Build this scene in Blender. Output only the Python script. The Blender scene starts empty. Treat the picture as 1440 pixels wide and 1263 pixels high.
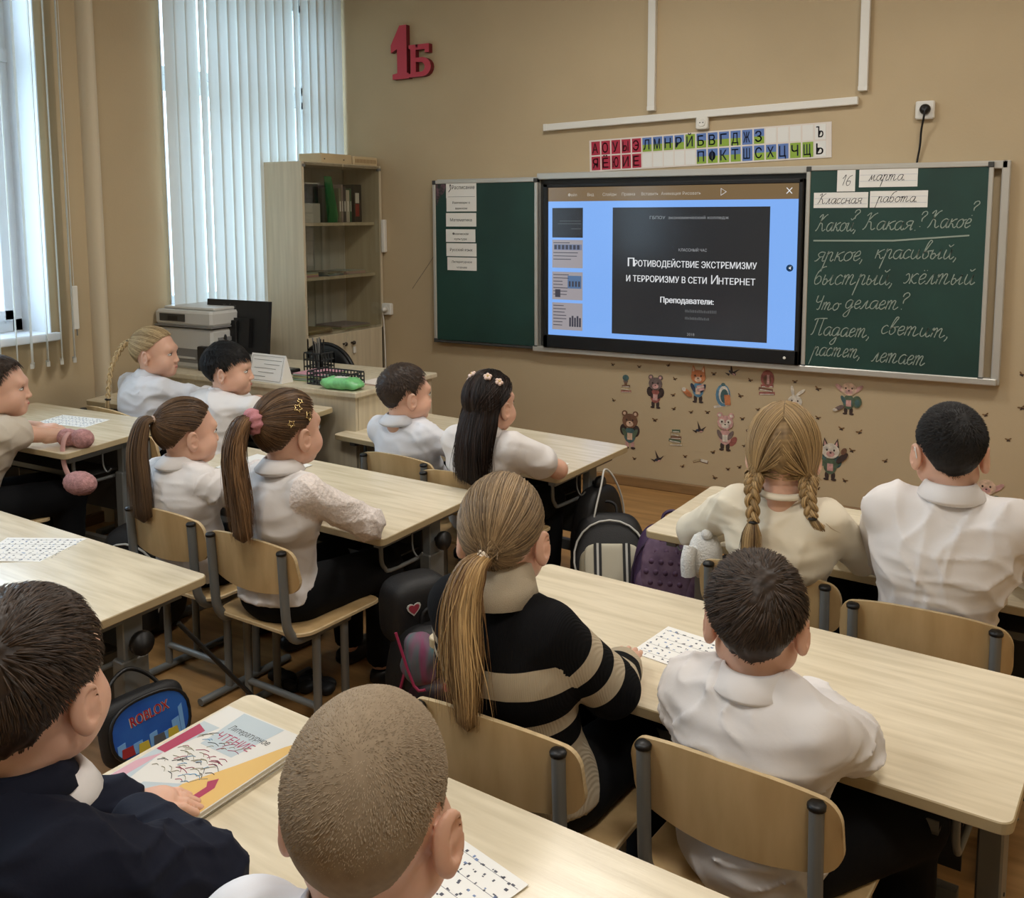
import bpy, math, random
import numpy as np
from mathutils import Vector, Matrix, Quaternion
R_ = random.Random(7); NR = np.random.RandomState(5)
SC = bpy.context.scene; COL = SC.collection
# ------------------------------------------------------------------ camera, world, light, exposure
cam = bpy.data.cameras.new('camera'); cam_o = bpy.data.objects.new('camera', cam); COL.objects.link(cam_o)
cam.sensor_fit = 'HORIZONTAL'; cam.sensor_width = 36.0; cam.lens = 36.0*1363.87/1440
cam.shift_y = -(631.5-459.0)/1440; cam.clip_start = .02
_x = Vector((0.86749869, 0.49742553, -0.0037242)); _y = Vector((-0.05383041, 0.10131652, 0.99339682)); _z = -Vector((-0.49451826, 0.86156997, -0.11466857))
_m = Matrix((_x, _y, _z)).transposed().to_4x4(); _m.translation = Vector((3.26015387, -4.81928094, 1.4788849))
cam_o.matrix_world = _m
SC.camera = cam_o
SC.view_settings.view_transform = 'Standard'; SC.view_settings.look = 'None'
SC.view_settings.gamma = 1.0; SC.view_settings.use_curve_mapping = False
SC.view_settings.exposure = 0.22
WORLD_STRENGTH = 7.5; CEIL_W = 19.0
world = bpy.data.worlds.new('world'); SC.world = world; world.use_nodes = True
_n = world.node_tree.nodes; _bg = _n['Background']
_tc = _n.new('ShaderNodeTexCoord'); _sep = _n.new('ShaderNodeSeparateXYZ'); _rmp = _n.new('ShaderNodeValToRGB')
world.node_tree.links.new(_tc.outputs['Generated'], _sep.inputs[0]); world.node_tree.links.new(_sep.outputs[2], _rmp.inputs[0])
_rmp.color_ramp.elements[0].position = -0.05 if False else 0.0; _rmp.color_ramp.elements[0].color = (.40, .50, .56, 1)
_rmp.color_ramp.elements[1].position = 0.25; _rmp.color_ramp.elements[1].color = (.74, .87, 1.0, 1)
world.node_tree.links.new(_rmp.outputs[0], _bg.inputs[0]); _bg.inputs[1].default_value = WORLD_STRENGTH
XL = -0.76; XR = 4.7; YB = -6.6; ZC = 3.02       # left wall, right wall, back wall, ceiling
WIN = {1: (-3.45, -2.05, .95, 2.82), 2: (-1.36, -0.03, .95, 2.82), 3: (-5.9, -4.5, .95, 2.82)}
def area(name, loc, rot, sx, sy, w, col, portal=False):
    l = bpy.data.lights.new(name, 'AREA'); l.shape = 'RECTANGLE'; l.size = sx; l.size_y = sy; l.energy = w; l.color = col
    o = bpy.data.objects.new(name, l); COL.objects.link(o); o.location = loc; o.rotation_euler = rot
    if portal: l.cycles.is_portal = True
    return o
for k, (y0, y1, z0, z1) in WIN.items():
    area('window_portal', (XL-.30, (y0+y1)/2, (z0+z1)/2), (0, math.pi/2, 0) if False else (0, -math.pi/2, 0), z1-z0, y1-y0, 1, (1, 1, 1), True)
LAMPS = [(1.55, -1.6), (3.3, -1.7), (1.5, -4.0), (3.4, -4.4)]
# ------------------------------------------------------------------ materials
def lin(c):
    return tuple(((v/255)/12.92 if v/255 <= .04045 else (((v/255)+.055)/1.055)**2.4) for v in c[:3])+(1,)
MATS = {}
def mat(name, col, rough=.6, metal=0, bump=0, bscale=60, var=0, vscale=6, stretch=(1, 1, 1), spec=.5, emit=None, es=1, alpha=1, trans=0, coat=0, col2=None, sheen=0):
    if name in MATS: return MATS[name]
    m = bpy.data.materials.new(name); m.use_nodes = True; nt = m.node_tree; N = nt.nodes; L = nt.links
    b = N['Principled BSDF']; b.inputs['Base Color'].default_value = lin(col); b.inputs['Roughness'].default_value = rough
    b.inputs['Metallic'].default_value = metal; b.inputs['Specular IOR Level'].default_value = spec
    if coat: b.inputs['Coat Weight'].default_value = coat; b.inputs['Coat Roughness'].default_value = .12
    if sheen: b.inputs['Sheen Weight'].default_value = sheen
    if trans: b.inputs['Transmission Weight'].default_value = trans
    if emit is not None:
        b.inputs['Emission Color'].default_value = lin(emit); b.inputs['Emission Strength'].default_value = es
    if var or bump or col2:
        tc = N.new('ShaderNodeTexCoord'); mp = N.new('ShaderNodeMapping'); mp.inputs['Scale'].default_value = stretch
        L.new(tc.outputs['Object'], mp.inputs[0])
        oi = N.new('ShaderNodeObjectInfo'); ad = N.new('ShaderNodeVectorMath'); ad.operation = 'ADD'
        ml = N.new('ShaderNodeMath'); ml.operation = 'MULTIPLY'; ml.inputs[1].default_value = 17.0
        L.new(oi.outputs['Random'], ml.inputs[0]); L.new(mp.outputs[0], ad.inputs[0]); L.new(ml.outputs[0], ad.inputs[1])
    if var or col2:
        nz = N.new('ShaderNodeTexNoise'); nz.inputs['Scale'].default_value = vscale; nz.inputs['Detail'].default_value = 5
        L.new(ad.outputs[0], nz.inputs['Vector'])
        r = N.new('ShaderNodeValToRGB'); L.new(nz.outputs[0], r.inputs[0])
        c1 = lin(col); c2 = lin(col2) if col2 else tuple(min(1, v*(1+var)) for v in c1[:3])+(1,)
        c0 = lin(col) if col2 else tuple(v*(1-var) for v in c1[:3])+(1,)
        r.color_ramp.elements[0].position = .35; r.color_ramp.elements[1].position = .65
        r.color_ramp.elements[0].color = c0; r.color_ramp.elements[1].color = c2
        L.new(r.outputs[0], b.inputs['Base Color'])
    if bump:
        n2 = N.new('ShaderNodeTexNoise'); n2.inputs['Scale'].default_value = bscale; n2.inputs['Detail'].default_value = 4
        L.new(ad.outputs[0], n2.inputs['Vector'])
        bp = N.new('ShaderNodeBump'); bp.inputs['Strength'].default_value = bump; bp.inputs['Distance'].default_value = .004
        L.new(n2.outputs[0], bp.inputs['Height']); L.new(bp.outputs[0], b.inputs['Normal'])
    MATS[name] = m; return m
def hair_mat(name, dark, light, rough=.5):
    if name in MATS: return MATS[name]
    m = bpy.data.materials.new(name); m.use_nodes = True; nt = m.node_tree; N = nt.nodes; L = nt.links
    b = N['Principled BSDF']; b.inputs['Roughness'].default_value = rough; b.inputs['Specular IOR Level'].default_value = .35
    at = N.new('ShaderNodeAttribute'); at.attribute_name = 'tint'
    r = N.new('ShaderNodeValToRGB'); r.color_ramp.elements[0].color = lin(dark); r.color_ramp.elements[1].color = lin(light)
    L.new(at.outputs['Fac'], r.inputs[0]); L.new(r.outputs[0], b.inputs['Base Color'])
    MATS[name] = m; return m
def stripe_mat():
    m = bpy.data.materials.new('striped_knit'); m.use_nodes = True; nt = m.node_tree; N = nt.nodes; L = nt.links
    b = N['Principled BSDF']; b.inputs['Roughness'].default_value = .9; b.inputs['Specular IOR Level'].default_value = .15
    at = N.new('ShaderNodeAttribute'); at.attribute_name = 'band'
    r = N.new('ShaderNodeValToRGB'); r.color_ramp.interpolation = 'CONSTANT'
    e = r.color_ramp.elements; e[0].color = lin((16, 16, 18)); e[0].position = 0; e[1].position = .5; e[1].color = lin((186, 172, 148))
    L.new(at.outputs['Fac'], r.inputs[0]); L.new(r.outputs[0], b.inputs['Base Color'])
    tc = N.new('ShaderNodeTexCoord'); w = N.new('ShaderNodeTexWave'); w.inputs['Scale'].default_value = 90; w.inputs['Distortion'].default_value = 1
    L.new(tc.outputs['Object'], w.inputs['Vector']); bp = N.new('ShaderNodeBump'); bp.inputs['Strength'].default_value = .25; bp.inputs['Distance'].default_value = .003
    L.new(w.outputs[0], bp.inputs['Height']); L.new(bp.outputs[0], b.inputs['Normal'])
    return m
def glass_mat(name, tint, rough, mix):
    m = bpy.data.materials.new(name); m.use_nodes = True; nt = m.node_tree; N = nt.nodes; L = nt.links; N.remove(N['Principled BSDF'])
    tr = N.new('ShaderNodeBsdfTransparent'); tr.inputs[0].default_value = lin(tint); gl = N.new('ShaderNodeBsdfGlossy'); gl.inputs['Roughness'].default_value = rough
    mx = N.new('ShaderNodeMixShader'); mx.inputs[0].default_value = mix; L.new(tr.outputs[0], mx.inputs[1]); L.new(gl.outputs[0], mx.inputs[2]); L.new(mx.outputs[0], N['Material Output'].inputs[0])
    return m
def blind_mat():
    m = bpy.data.materials.new('blind_fabric'); m.use_nodes = True; nt = m.node_tree; N = nt.nodes; L = nt.links; N.remove(N['Principled BSDF'])
    d = N.new('ShaderNodeBsdfDiffuse'); d.inputs[0].default_value = lin((226, 224, 216)); t = N.new('ShaderNodeBsdfTranslucent'); t.inputs[0].default_value = lin((200, 208, 206))
    mx = N.new('ShaderNodeMixShader'); mx.inputs[0].default_value = .30; L.new(d.outputs[0], mx.inputs[1]); L.new(t.outputs[0], mx.inputs[2]); L.new(mx.outputs[0], N['Material Output'].inputs[0])
    return m
M_WALL = mat('wall_paint', (188, 169, 137), .75, bump=.12, bscale=90, var=.05, vscale=1.5, spec=.25)
M_WALLD = mat('riser_paint', (206, 192, 166), .6, bump=.08, bscale=90)
M_CEIL = mat('ceiling_white', (232, 228, 220), .9)
M_FLOOR = mat('floor_linoleum', (150, 112, 66), .38, bump=.05, bscale=40, col2=(176, 134, 84), vscale=3, stretch=(1, 9, 1))
M_BASE = mat('baseboard_wood', (140, 108, 70), .5, var=.12, vscale=6, stretch=(1, 1, 8))
M_TOP = mat('birch_laminate', (208, 194, 166), .24, col2=(226, 213, 186), vscale=4.5, stretch=(1, 11, 1), bump=.03, bscale=25)
M_TOPE = mat('laminate_edge', (178, 160, 124), .5, var=.06)
M_PLY = mat('birch_plywood', (188, 156, 108), .38, col2=(204, 172, 124), vscale=7, stretch=(3, 3, .7), bump=.03, bscale=30)
M_PLYE = mat('plywood_edge', (206, 182, 140), .55, var=.1, vscale=60, stretch=(1, 1, 4))
M_GREY = mat('grey_powder_coat', (122, 124, 122), .45, metal=.25, var=.04)
M_DGREY = mat('dark_grey_panel', (66, 66, 64), .55, metal=.2)
M_BLK = mat('black_plastic', (16, 16, 17), .45)
M_WHITE = mat('white_plastic', (226, 224, 216), .4)
M_PAPER = mat('white_paper', (236, 234, 228), .7)
M_INK = mat('black_ink', (26, 26, 30), .7)
M_CAB = mat('cabinet_laminate', (194, 182, 156), .5, col2=(208, 196, 170), vscale=4, stretch=(10, 10, .6), bump=.03, bscale=30)
M_PVC = mat('window_pvc', (228, 232, 236), .35)
M_SILL = mat('sill_white', (232, 234, 238), .3)
M_BLIND = blind_mat(); M_GLASS = glass_mat('window_glass', (240, 246, 250), .02, .06); M_CGLASS = glass_mat('cabinet_glass', (240, 240, 236), .03, .06)
M_ALU = mat('aluminium_frame', (196, 194, 186), .35, metal=.35)
M_GREEN = mat('green_chalkboard', (26, 62, 54), .6, var=.18, vscale=3, bump=.03, bscale=120)
M_CHALK = mat('chalk', (150, 164, 152), .9)
M_SKIN = mat('skin', (218, 172, 148), .5, var=.05, vscale=14, bump=.05, bscale=150); M_SKIN.node_tree.nodes['Principled BSDF'].inputs['Subsurface Weight'].default_value = .08
M_LIP = mat('lip', (188, 112, 102), .45)
M_EYE = mat('eye_white', (232, 228, 222), .2); M_IRIS = mat('eye_iris', (52, 38, 28), .2)
M_SHIRT = mat('white_cotton', (226, 222, 220), .8, bump=.12, bscale=45, sheen=.1); M_SHIRT2 = mat('cool_white_cotton', (220, 222, 228), .8, bump=.12, bscale=45)
M_CREAM = mat('cream_jersey', (228, 218, 196), .85, bump=.1, bscale=60); M_BEIGE = mat('beige_cotton', (206, 196, 180), .85, bump=.12, bscale=45)
for _sm in (M_SHIRT, M_SHIRT2, M_CREAM, M_BEIGE):
    _N = _sm.node_tree.nodes; _L = _sm.node_tree.links; _t = _N.new('ShaderNodeTexCoord'); _w = _N.new('ShaderNodeTexNoise'); _w.noise_type = 'RIDGED_MULTIFRACTAL'; _w.inputs['Scale'].default_value = 7; _w.inputs['Detail'].default_value = 2.5; _w.inputs['Distortion'].default_value = .6
    _mp = _N.new('ShaderNodeMapping'); _mp.inputs['Rotation'].default_value = (.3, .5, 0); _mp.inputs['Scale'].default_value = (.8, .8, 1.7); _L.new(_t.outputs['Object'], _mp.inputs[0]); _L.new(_mp.outputs[0], _w.inputs['Vector'])
    _b = _N.new('ShaderNodeBump'); _b.inputs['Strength'].default_value = .8; _b.inputs['Distance'].default_value = .022; _L.new(_w.outputs[0], _b.inputs['Height'])
    _o = [n for n in _N if n.type == 'BUMP' and n != _b][0]; _L.new(_b.outputs[0], _o.inputs['Normal'])
M_LACE = mat('white_lace', (226, 216, 210), .55, bump=1.0, bscale=120, var=.10, vscale=90)
M_NAVY = mat('navy_knit', (16, 20, 36), .85, bump=.15, bscale=80, spec=.25); M_BLACKC = mat('black_cloth', (10, 11, 14), .85, bump=.1, bscale=60, spec=.2)
M_STRIPE = stripe_mat(); M_RIB = mat('ribbed_knit', (190, 176, 152), .9, bump=.6, bscale=160, stretch=(6, 6, .4))
H_BLOND = hair_mat('blond_hair', (74, 54, 32), (206, 172, 120)); H_LBLOND = hair_mat('light_blond_hair', (120, 94, 60), (232, 206, 158))
H_BROWN = hair_mat('brown_hair', (42, 28, 18), (122, 92, 62)); H_DBROWN = hair_mat('dark_brown_hair', (14, 9, 7), (56, 38, 28))
H_BLACK = hair_mat('black_hair', (7, 7, 8), (34, 30, 28), .62); H_BUZZ = hair_mat('cropped_hair', (126, 110, 90), (164, 146, 122), .85); H_LBROWN = hair_mat('light_brown_hair', (62, 42, 26), (150, 112, 74))
H_SHORT = hair_mat('short_brown_hair', (24, 17, 12), (74, 56, 42))
# ------------------------------------------------------------------ object helpers
def link(o, parent=None, label=None, cat=None, group=None, kind=None):
    COL.objects.link(o)
    if parent is not None: o.parent = parent
    if label: o['label'] = label
    if cat: o['category'] = cat
    if group: o['group'] = group
    if kind: o['kind'] = kind
    return o
def empty(name, loc, label, cat, group=None, rz=0):
    o = bpy.data.objects.new(name, None); o.empty_display_size = .05; o.location = loc; o.rotation_euler = (0, 0, rz)
    return link(o, None, label, cat, group)
def copy_tree(o, parent=None, label=None):
    c = o.copy(); COL.objects.link(c); c.parent = parent
    if label: c['label'] = label
    for ch in list(o.children): copy_tree(ch, c)
    return c
class MB:
    """collects polygons with material slots and links them as ONE mesh object"""
    def __init__(s): s.v = []; s.f = []; s.mi = []; s.sm = []; s.M = []
    def _m(s, m):
        if m not in s.M: s.M.append(m)
        return s.M.index(m)
    def add(s, vs, fs, m, smooth=False):
        n = len(s.v); s.v += [tuple(v) for v in vs]; k = s._m(m)
        for f in fs: s.f.append(tuple(i+n for i in f)); s.mi.append(k); s.sm.append(smooth)
    def box(s, lo, hi, m, X=None, bev=0):
        (a, b, c), (d, e, f) = lo, hi
        if bev:
            q = []; fs = []
            t = bev; P = [(a+t, b), (d-t, b), (d, b+t), (d, e-t), (d-t, e), (a+t, e), (a, e-t), (a, b+t)]
            n = 8
            I = [(a+2*t if x < (a+d)/2 else d-2*t, b+2*t if y < (b+e)/2 else e-2*t) for x, y in P]
            for z, PP in ((c, [(x+(t*.6 if x < (a+d)/2 else -t*.6), y+(t*.6 if y < (b+e)/2 else -t*.6)) for x, y in P]), (c+t, P), (f-t, P), (f, [(x+(t*.6 if x < (a+d)/2 else -t*.6), y+(t*.6 if y < (b+e)/2 else -t*.6)) for x, y in P])):
                q += [(x, y, z) for x, y in PP]
            for r in range(3):
                for i in range(n): fs.append((r*n+i, r*n+(i+1) % n, (r+1)*n+(i+1) % n, (r+1)*n+i))
            fs.append(tuple(range(n-1, -1, -1))); fs.append(tuple(range(3*n, 4*n)))
            vs = q
        else:
            vs = [(a, b, c), (d, b, c), (d, e, c), (a, e, c), (a, b, f), (d, b, f), (d, e, f), (a, e, f)]
            fs = [(3, 2, 1, 0), (4, 5, 6, 7), (0, 1, 5, 4), (1, 2, 6, 5), (2, 3, 7, 6), (3, 0, 4, 7)]
        if X is not None: vs = [tuple(X @ Vector(v)) for v in vs]
        s.add(vs, fs, m); return s
    def tube(s, pts, r, m, n=8, cap=True, closed=False, flat=None, sub=0):
        pts = [Vector(p) for p in pts]
        if sub: pts = catmull(pts, sub, closed)
        rs = r if isinstance(r, (list, tuple)) else [r]*len(pts)
        if len(rs) != len(pts): rs = [rs[min(len(rs)-1, int(i*(len(rs)-1)/(len(pts)-1)+.5))] for i in range(len(pts))]
        up = None; vs = []; K = len(pts)
        for i, p in enumerate(pts):
            a = pts[i-1] if (i or closed) else p; b = pts[(i+1) % K] if (i < K-1 or closed) else p
            t = (b-a).normalized()
            if up is None:
                up = Vector((0, 0, 1)) if abs(t.z) < .9 else Vector((0, 1, 0))
            up = (up-t*up.dot(t)).normalized(); sd = t.cross(up)
            fx, fy = (1, 1) if flat is None else flat
            for k in range(n):
                an = 2*math.pi*k/n; vs.append(p+sd*(math.cos(an)*rs[i]*fx)+up*(math.sin(an)*rs[i]*fy))
        fs = []
        for i in range(K-(0 if closed else 1)):
            j = (i+1) % K
            for k in range(n): fs.append((i*n+k, i*n+(k+1) % n, j*n+(k+1) % n, j*n+k))
        s.add(vs, fs, m, True)
        if cap and not closed: s.add(vs[:n], [tuple(range(n-1, -1, -1))], m); s.add(vs[-n:], [tuple(range(n))], m)
        return s
    def lathe(s, prof, m, c=(0, 0, 0), n=16, X=None, smooth=True):
        vs = []; fs = []
        for r, z in prof:
            for k in range(n):
                a = 2*math.pi*k/n; v = Vector((c[0]+r*math.cos(a), c[1]+r*math.sin(a), c[2]+z)); vs.append(X @ v if X else v)
        for i in range(len(prof)-1):
            for k in range(n): fs.append((i*n+k, i*n+(k+1) % n, (i+1)*n+(k+1) % n, (i+1)*n+k))
        fs.append(tuple(range(n-1, -1, -1))); fs.append(tuple(range((len(prof)-1)*n, len(prof)*n)))
        s.add(vs, fs, m, smooth); return s
    def ball(s, c, r, m, n=14, X=None):
        r = (r, r, r) if not isinstance(r, (tuple, list)) else r; vs = []; fs = []; h = n//2
        for i in range(h+1):
            t = math.pi*i/h
            for k in range(n):
                a = 2*math.pi*k/n; v = Vector((r[0]*math.sin(t)*math.cos(a), r[1]*math.sin(t)*math.sin(a), r[2]*math.cos(t)))
                if X: v = X @ v
                vs.append(v+Vector(c))
        for i in range(h):
            for k in range(n): fs.append((i*n+k, (i+1)*n+k, (i+1)*n+(k+1) % n, i*n+(k+1) % n))
        s.add(vs, fs, m, True); return s
    def prism(s, poly, h, m, X=None, m2=None):
        """poly in xy, extruded z 0..h"""
        n = len(poly); vs = [(x, y, 0) for x, y in poly]+[(x, y, h) for x, y in poly]
        if X is not None: vs = [tuple(X @ Vector(v)) for v in vs]
        s.add(vs, [tuple(range(n, 2*n))], m); s.add(vs, [tuple(range(n-1, -1, -1))], m)
        s.add(vs, [(i, (i+1) % n, n+(i+1) % n, n+i) for i in range(n)], m2 or m); return s
    def build(s, name, parent=None, loc=None, rz=0, **kw):
        me = bpy.data.meshes.new(name); me.from_pydata([tuple(v) for v in s.v], [], s.f)
        for m in s.M: me.materials.append(m)
        me.polygons.foreach_set('material_index', s.mi); me.polygons.foreach_set('use_smooth', s.sm); me.update()
        o = bpy.data.objects.new(name, me)
        if loc: o.location = loc
        if rz: o.rotation_euler = (0, 0, rz)
        return link(o, parent, **kw)
def catmull(pts, sub=4, closed=False):
    P = [Vector(p) for p in pts]; n = len(P); out = []
    for i in range(n if closed else n-1):
        p0 = P[i-1] if (i or closed) else P[0]; p1 = P[i]; p2 = P[(i+1) % n]; p3 = P[(i+2) % n] if (closed or i+2 < n) else P[-1]
        for k in range(sub):
            t = k/sub; out.append(.5*((2*p1)+(p2-p0)*t+(2*p0-5*p1+4*p2-p3)*t*t+(3*p1-p0-3*p2+p3)*t**3))
    if not closed: out.append(P[-1])
    return out
def npmesh(name, V, F, mats, parent=None, smooth=True, attrs=None, fmat=None, loc=None, rz=0, **kw):
    V = np.asarray(V, np.float32); F = np.asarray(F, np.int32); me = bpy.data.meshes.new(name); k = F.shape[1]
    me.vertices.add(len(V)); me.vertices.foreach_set('co', V.ravel()); me.loops.add(F.size); me.loops.foreach_set('vertex_index', F.ravel())
    me.polygons.add(len(F)); me.polygons.foreach_set('loop_start', np.arange(0, F.size, k, dtype=np.int32)); me.polygons.foreach_set('loop_total', np.full(len(F), k, np.int32))
    for m in mats: me.materials.append(m)
    if smooth: me.polygons.foreach_set('use_smooth', np.ones(len(F), bool))
    if fmat is not None: me.polygons.foreach_set('material_index', np.asarray(fmat, np.int32))
    me.update(calc_edges=True); me.validate()
    for an, av in (attrs or {}).items():
        a = me.attributes.new(an, 'FLOAT', 'POINT')
        if len(me.vertices) == len(av): a.data.foreach_set('value', np.asarray(av, np.float32))
    o = bpy.data.objects.new(name, me)
    if loc is not None: o.location = loc
    if rz: o.rotation_euler = (0, 0, rz)
    return link(o, parent, **kw)
def text_mesh(txt, size, m, name, parent, X, width=None, ext=.0006, bold=0, shear=0, align='LEFT', kw={}):
    """flat lettering: glyph outlines tessellated contour by contour"""
    from mathutils.geometry import tessellate_polygon
    c = bpy.data.curves.new('t', 'FONT'); c.body = txt; c.size = size; c.shear = shear; c.align_x = align
    t = bpy.data.objects.new('t', c); COL.objects.link(t); dg = bpy.context.evaluated_depsgraph_get(); cv = t.evaluated_get(dg).to_curve(dg)
    C = []
    for sp in cv.splines:
        P = []; B = list(sp.bezier_points); n = len(B)
        for k in range(n):
            a, b = B[k], B[(k+1) % n]; p0, p1, p2, p3 = a.co, a.handle_right, b.handle_left, b.co
            straight = (p1-p0).length < 1e-7 or abs((p1-p0).cross(p3-p0).length) < 1e-9*size and abs((p2-p0).cross(p3-p0).length) < 1e-9*size
            for q in ((0,) if straight else (0, .34, .67)): P.append(Vector(((1-q)**3*p0.x+3*(1-q)**2*q*p1.x+3*(1-q)*q*q*p2.x+q**3*p3.x, (1-q)**3*p0.y+3*(1-q)**2*q*p1.y+3*(1-q)*q*q*p2.y+q**3*p3.y, 0)))
        if len(P) > 2:
            A = sum(P[k].x*P[(k+1) % len(P)].y-P[(k+1) % len(P)].x*P[k].y for k in range(len(P)))/2; C.append((A, P))
    t.evaluated_get(dg).to_curve_clear(); COL.objects.unlink(t); bpy.data.objects.remove(t)
    if not C: return None
    sg = 1 if max(C, key=lambda a: abs(a[0]))[0] > 0 else -1
    def inside(p, P):
        r = False
        for k in range(len(P)):
            a, b = P[k], P[k-1]
            if (a.y > p.y) != (b.y > p.y) and p.x < (b.x-a.x)*(p.y-a.y)/(b.y-a.y)+a.x: r = not r
        return r
    xs = [p.x for A, P in C for p in P]; x0, x1 = min(xs), max(xs); f = width/(x1-x0) if width else 1; off = x0 if (width and align == 'LEFT') else 0
    V = []; F = []; mb = MB()
    for A, P in C:
        if A*sg < 0 and any(Q is not P and inside(P[0], Q) for _, Q in C): continue
        loops = [P]+[Q for B_, Q in C if B_*sg < 0 and inside(Q[0], P)]; flat = [p for l in loops for p in l]
        for sh in ((0,) if not bold else (-bold, 0, bold)):
            vs = [tuple(X @ Vector(((p.x-off)*f+sh, p.y, ext))) for p in flat]; mb.add(vs, [tuple(tr) for tr in tessellate_polygon(loops)], m)
    return mb.build(name, parent, **kw)
def frontX(x, z, y=0, rot=0):
    """text plane facing -Y (towards the class): local x -> +X, local y -> +Z"""
    return Matrix.Translation((x, y, z)) @ Matrix.Rotation(math.pi/2, 4, 'X') @ Matrix.Rotation(rot, 4, 'Z')
def struct(mb, name): return mb.build(name, kind='structure')
# ------------------------------------------------------------------ room shell
struct(MB().box((XL-.3, YB-.1, -.1), (XR+.1, .1, 0), M_FLOOR), 'floor')
struct(MB().box((XL-.3, YB-.1, ZC), (XR+.1, .1, ZC+.1), M_CEIL), 'ceiling')
struct(MB().box((XL-.3, 0, 0), (XR+.1, .1, ZC), M_WALL), 'wall_front')
struct(MB().box((XR, YB, 0), (XR+.1, 0, ZC), M_WALL), 'wall_right')
struct(MB().box((XL, YB-.1, 0), (XR, YB, ZC), M_WALL), 'wall_back')
w = MB(); ys = [YB]+[v for k in (3, 1, 2) for v in WIN[k][:2]]+[0]
for i in range(0, len(ys), 2): w.box((XL-.3, ys[i], 0), (XL, ys[i+1], ZC), M_WALL)
for k in WIN:
    y0, y1, z0, z1 = WIN[k]; w.box((XL-.3, y0, 0), (XL, y1, z0), M_WALL); w.box((XL-.3, y0, z1), (XL, y1, ZC), M_WALL)
struct(w, 'wall_left')
struct(MB().tube([(XL+.0, -1.80, 0), (XL+.0, -1.80, ZC)], .062, M_WALLD, n=24, flat=(1, .6)), 'trim_1')
b = MB(); b.box((XL+.001, -.02, 0), (XR, -.001, .055), M_BASE, bev=.004); struct(b, 'baseboard_front')
struct(MB().box((XL+.0, YB, 0), (XL+.018, -.02, .055), M_BASE, bev=.004), 'baseboard_left')
for k in (1, 2, 3):
    y0, y1, z0, z1 = WIN[k]; root = MB()
    X0, X1 = XL-.26, XL-.20; t = .055
    root.box((X0, y0, z0), (X1, y0+t, z1), M_PVC, bev=.004); root.box((X0, y1-t, z0), (X1, y1, z1), M_PVC, bev=.004)
    root.box((X0, y0, z0), (X1, y1, z0+t), M_PVC); root.box((X0, y0, z1-t), (X1, y1, z1), M_PVC)
    W = struct(root, 'window_%d' % k)
    for yy in ((y0, y0+.006), (y1-.006, y1)): MB().box((X1, yy[0], z0), (XL+.004, yy[1], z1), M_PVC).build('reveal_panel', W)
    ym = (y0+y1)/2+(0.16 if k == 1 else 0); zt = 2.2
    s = MB()
    for (a, c) in ((y0+t, ym-.02), (ym+.02, y1-t)):
        for (za, zb_) in ((z0+t, zt-.02), (zt+.02, z1-t)):
            q = .045
            s.box((X0+.01, a, za), (X1+.02, a+q, zb_), M_PVC, bev=.003); s.box((X0+.01, c-q, za), (X1+.02, c, zb_), M_PVC, bev=.003)
            s.box((X0+.01, a, za), (X1+.02, c, za+q), M_PVC); s.box((X0+.01, a, zb_-q), (X1+.02, c, zb_), M_PVC)
            g = MB().box((X0+.028, a+q, za+q), (X0+.034, c-q, zb_-q), M_GLASS); g.build('pane', W)
    s.box((X0+.005, ym-.03, z0), (X1+.01, ym+.03, z1), M_PVC); s.box((X0+.005, y0, zt-.03), (X1+.01, y1, zt+.03), M_PVC)
    s.build('sash', W)
    MB().box((X1, y0-.03, z0-.035), (XL+.035, y1+(.03 if k != 2 else 0), z0+.001), M_SILL, bev=.005).build('window_sill', W)
    MB().box((X1+.02, ym+.05, 1.62), (X1+.04, ym+.075, 1.72), M_WHITE, bev=.003).build('handle', W)
# vertical blinds
def slat(mb_y, ang, z0, z1, wdt=.089):
    v = []; n = 5
    for i in range(n):
        u = (i/(n-1)-.5); x = u*wdt; y = .006*math.cos(u*math.pi); v.append((x, y))
    m = MB(); P = []
    for z in (z0, z1):
        for x, y in v: P.append((x*math.sin(ang)+y*math.cos(ang), x*math.cos(ang)-y*math.sin(ang), z))
    m.add(P, [(i, i+1, n+i+1, n+i) for i in range(n-1)], M_BLIND, True)
    return m
def blinds(name, label, X, ylist, z0, z1, angs, y0, y1):
    r = empty(name, (X, (y0+y1)/2, z1), label, 'blinds')
    MB().box((-.03, y0-(y0+y1)/2, 0), (.03, y1-(y0+y1)/2, .05), M_WHITE, bev=.006).build('head_rail', r)
    for y, a in zip(ylist, angs):
        o = slat(0, a, z0-z1, -.005).build('slat', r); o.location = (0, y-(y0+y1)/2, 0)
        wgt = MB().box((-.007, -.03, z0-z1-.02), (.007, .03, z0-z1+.002), M_BLIND)
        q = wgt.build('slat_weight', o); q.rotation_euler = (0, 0, -a)
    return r
ys2 = [-1.345+i*.0715 for i in range(19)]
blinds('vertical_blinds', 'white vertical fabric blinds, nearly closed, on the tall window behind the glass cabinet', XL+.055, ys2, .80, 2.80,
       [-.13+.05*math.sin(i*1.7)+(-.25 if i in (3, 13) else 0)+(.25 if i > 16 else 0) for i in range(19)], -1.40, -.04)
ys1 = [-1.98, -2.045, -2.115, -2.19, -2.262, -2.34, -2.42, -2.50]
bl = blinds('vertical_blinds', 'white vertical fabric blinds, turned open, on the window at the left edge', XL+.06, ys1, .83, 2.86,
       [-1.0, -.98, -1.05, -.90, -1.02, -.85, -.95, -.80], -3.5, -1.93)
MB().tube([(0, .75, 0), (0, .752, -1.70)], .0015, M_WHITE, n=5).box((-.006, .738, -1.90), (.006, .768, -1.70), M_WHITE, bev=.003).tube([(0, .757, -1.90), (0, .757, -1.93)], .003, M_GREY, n=6).build('pull_cord', bl)
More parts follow.
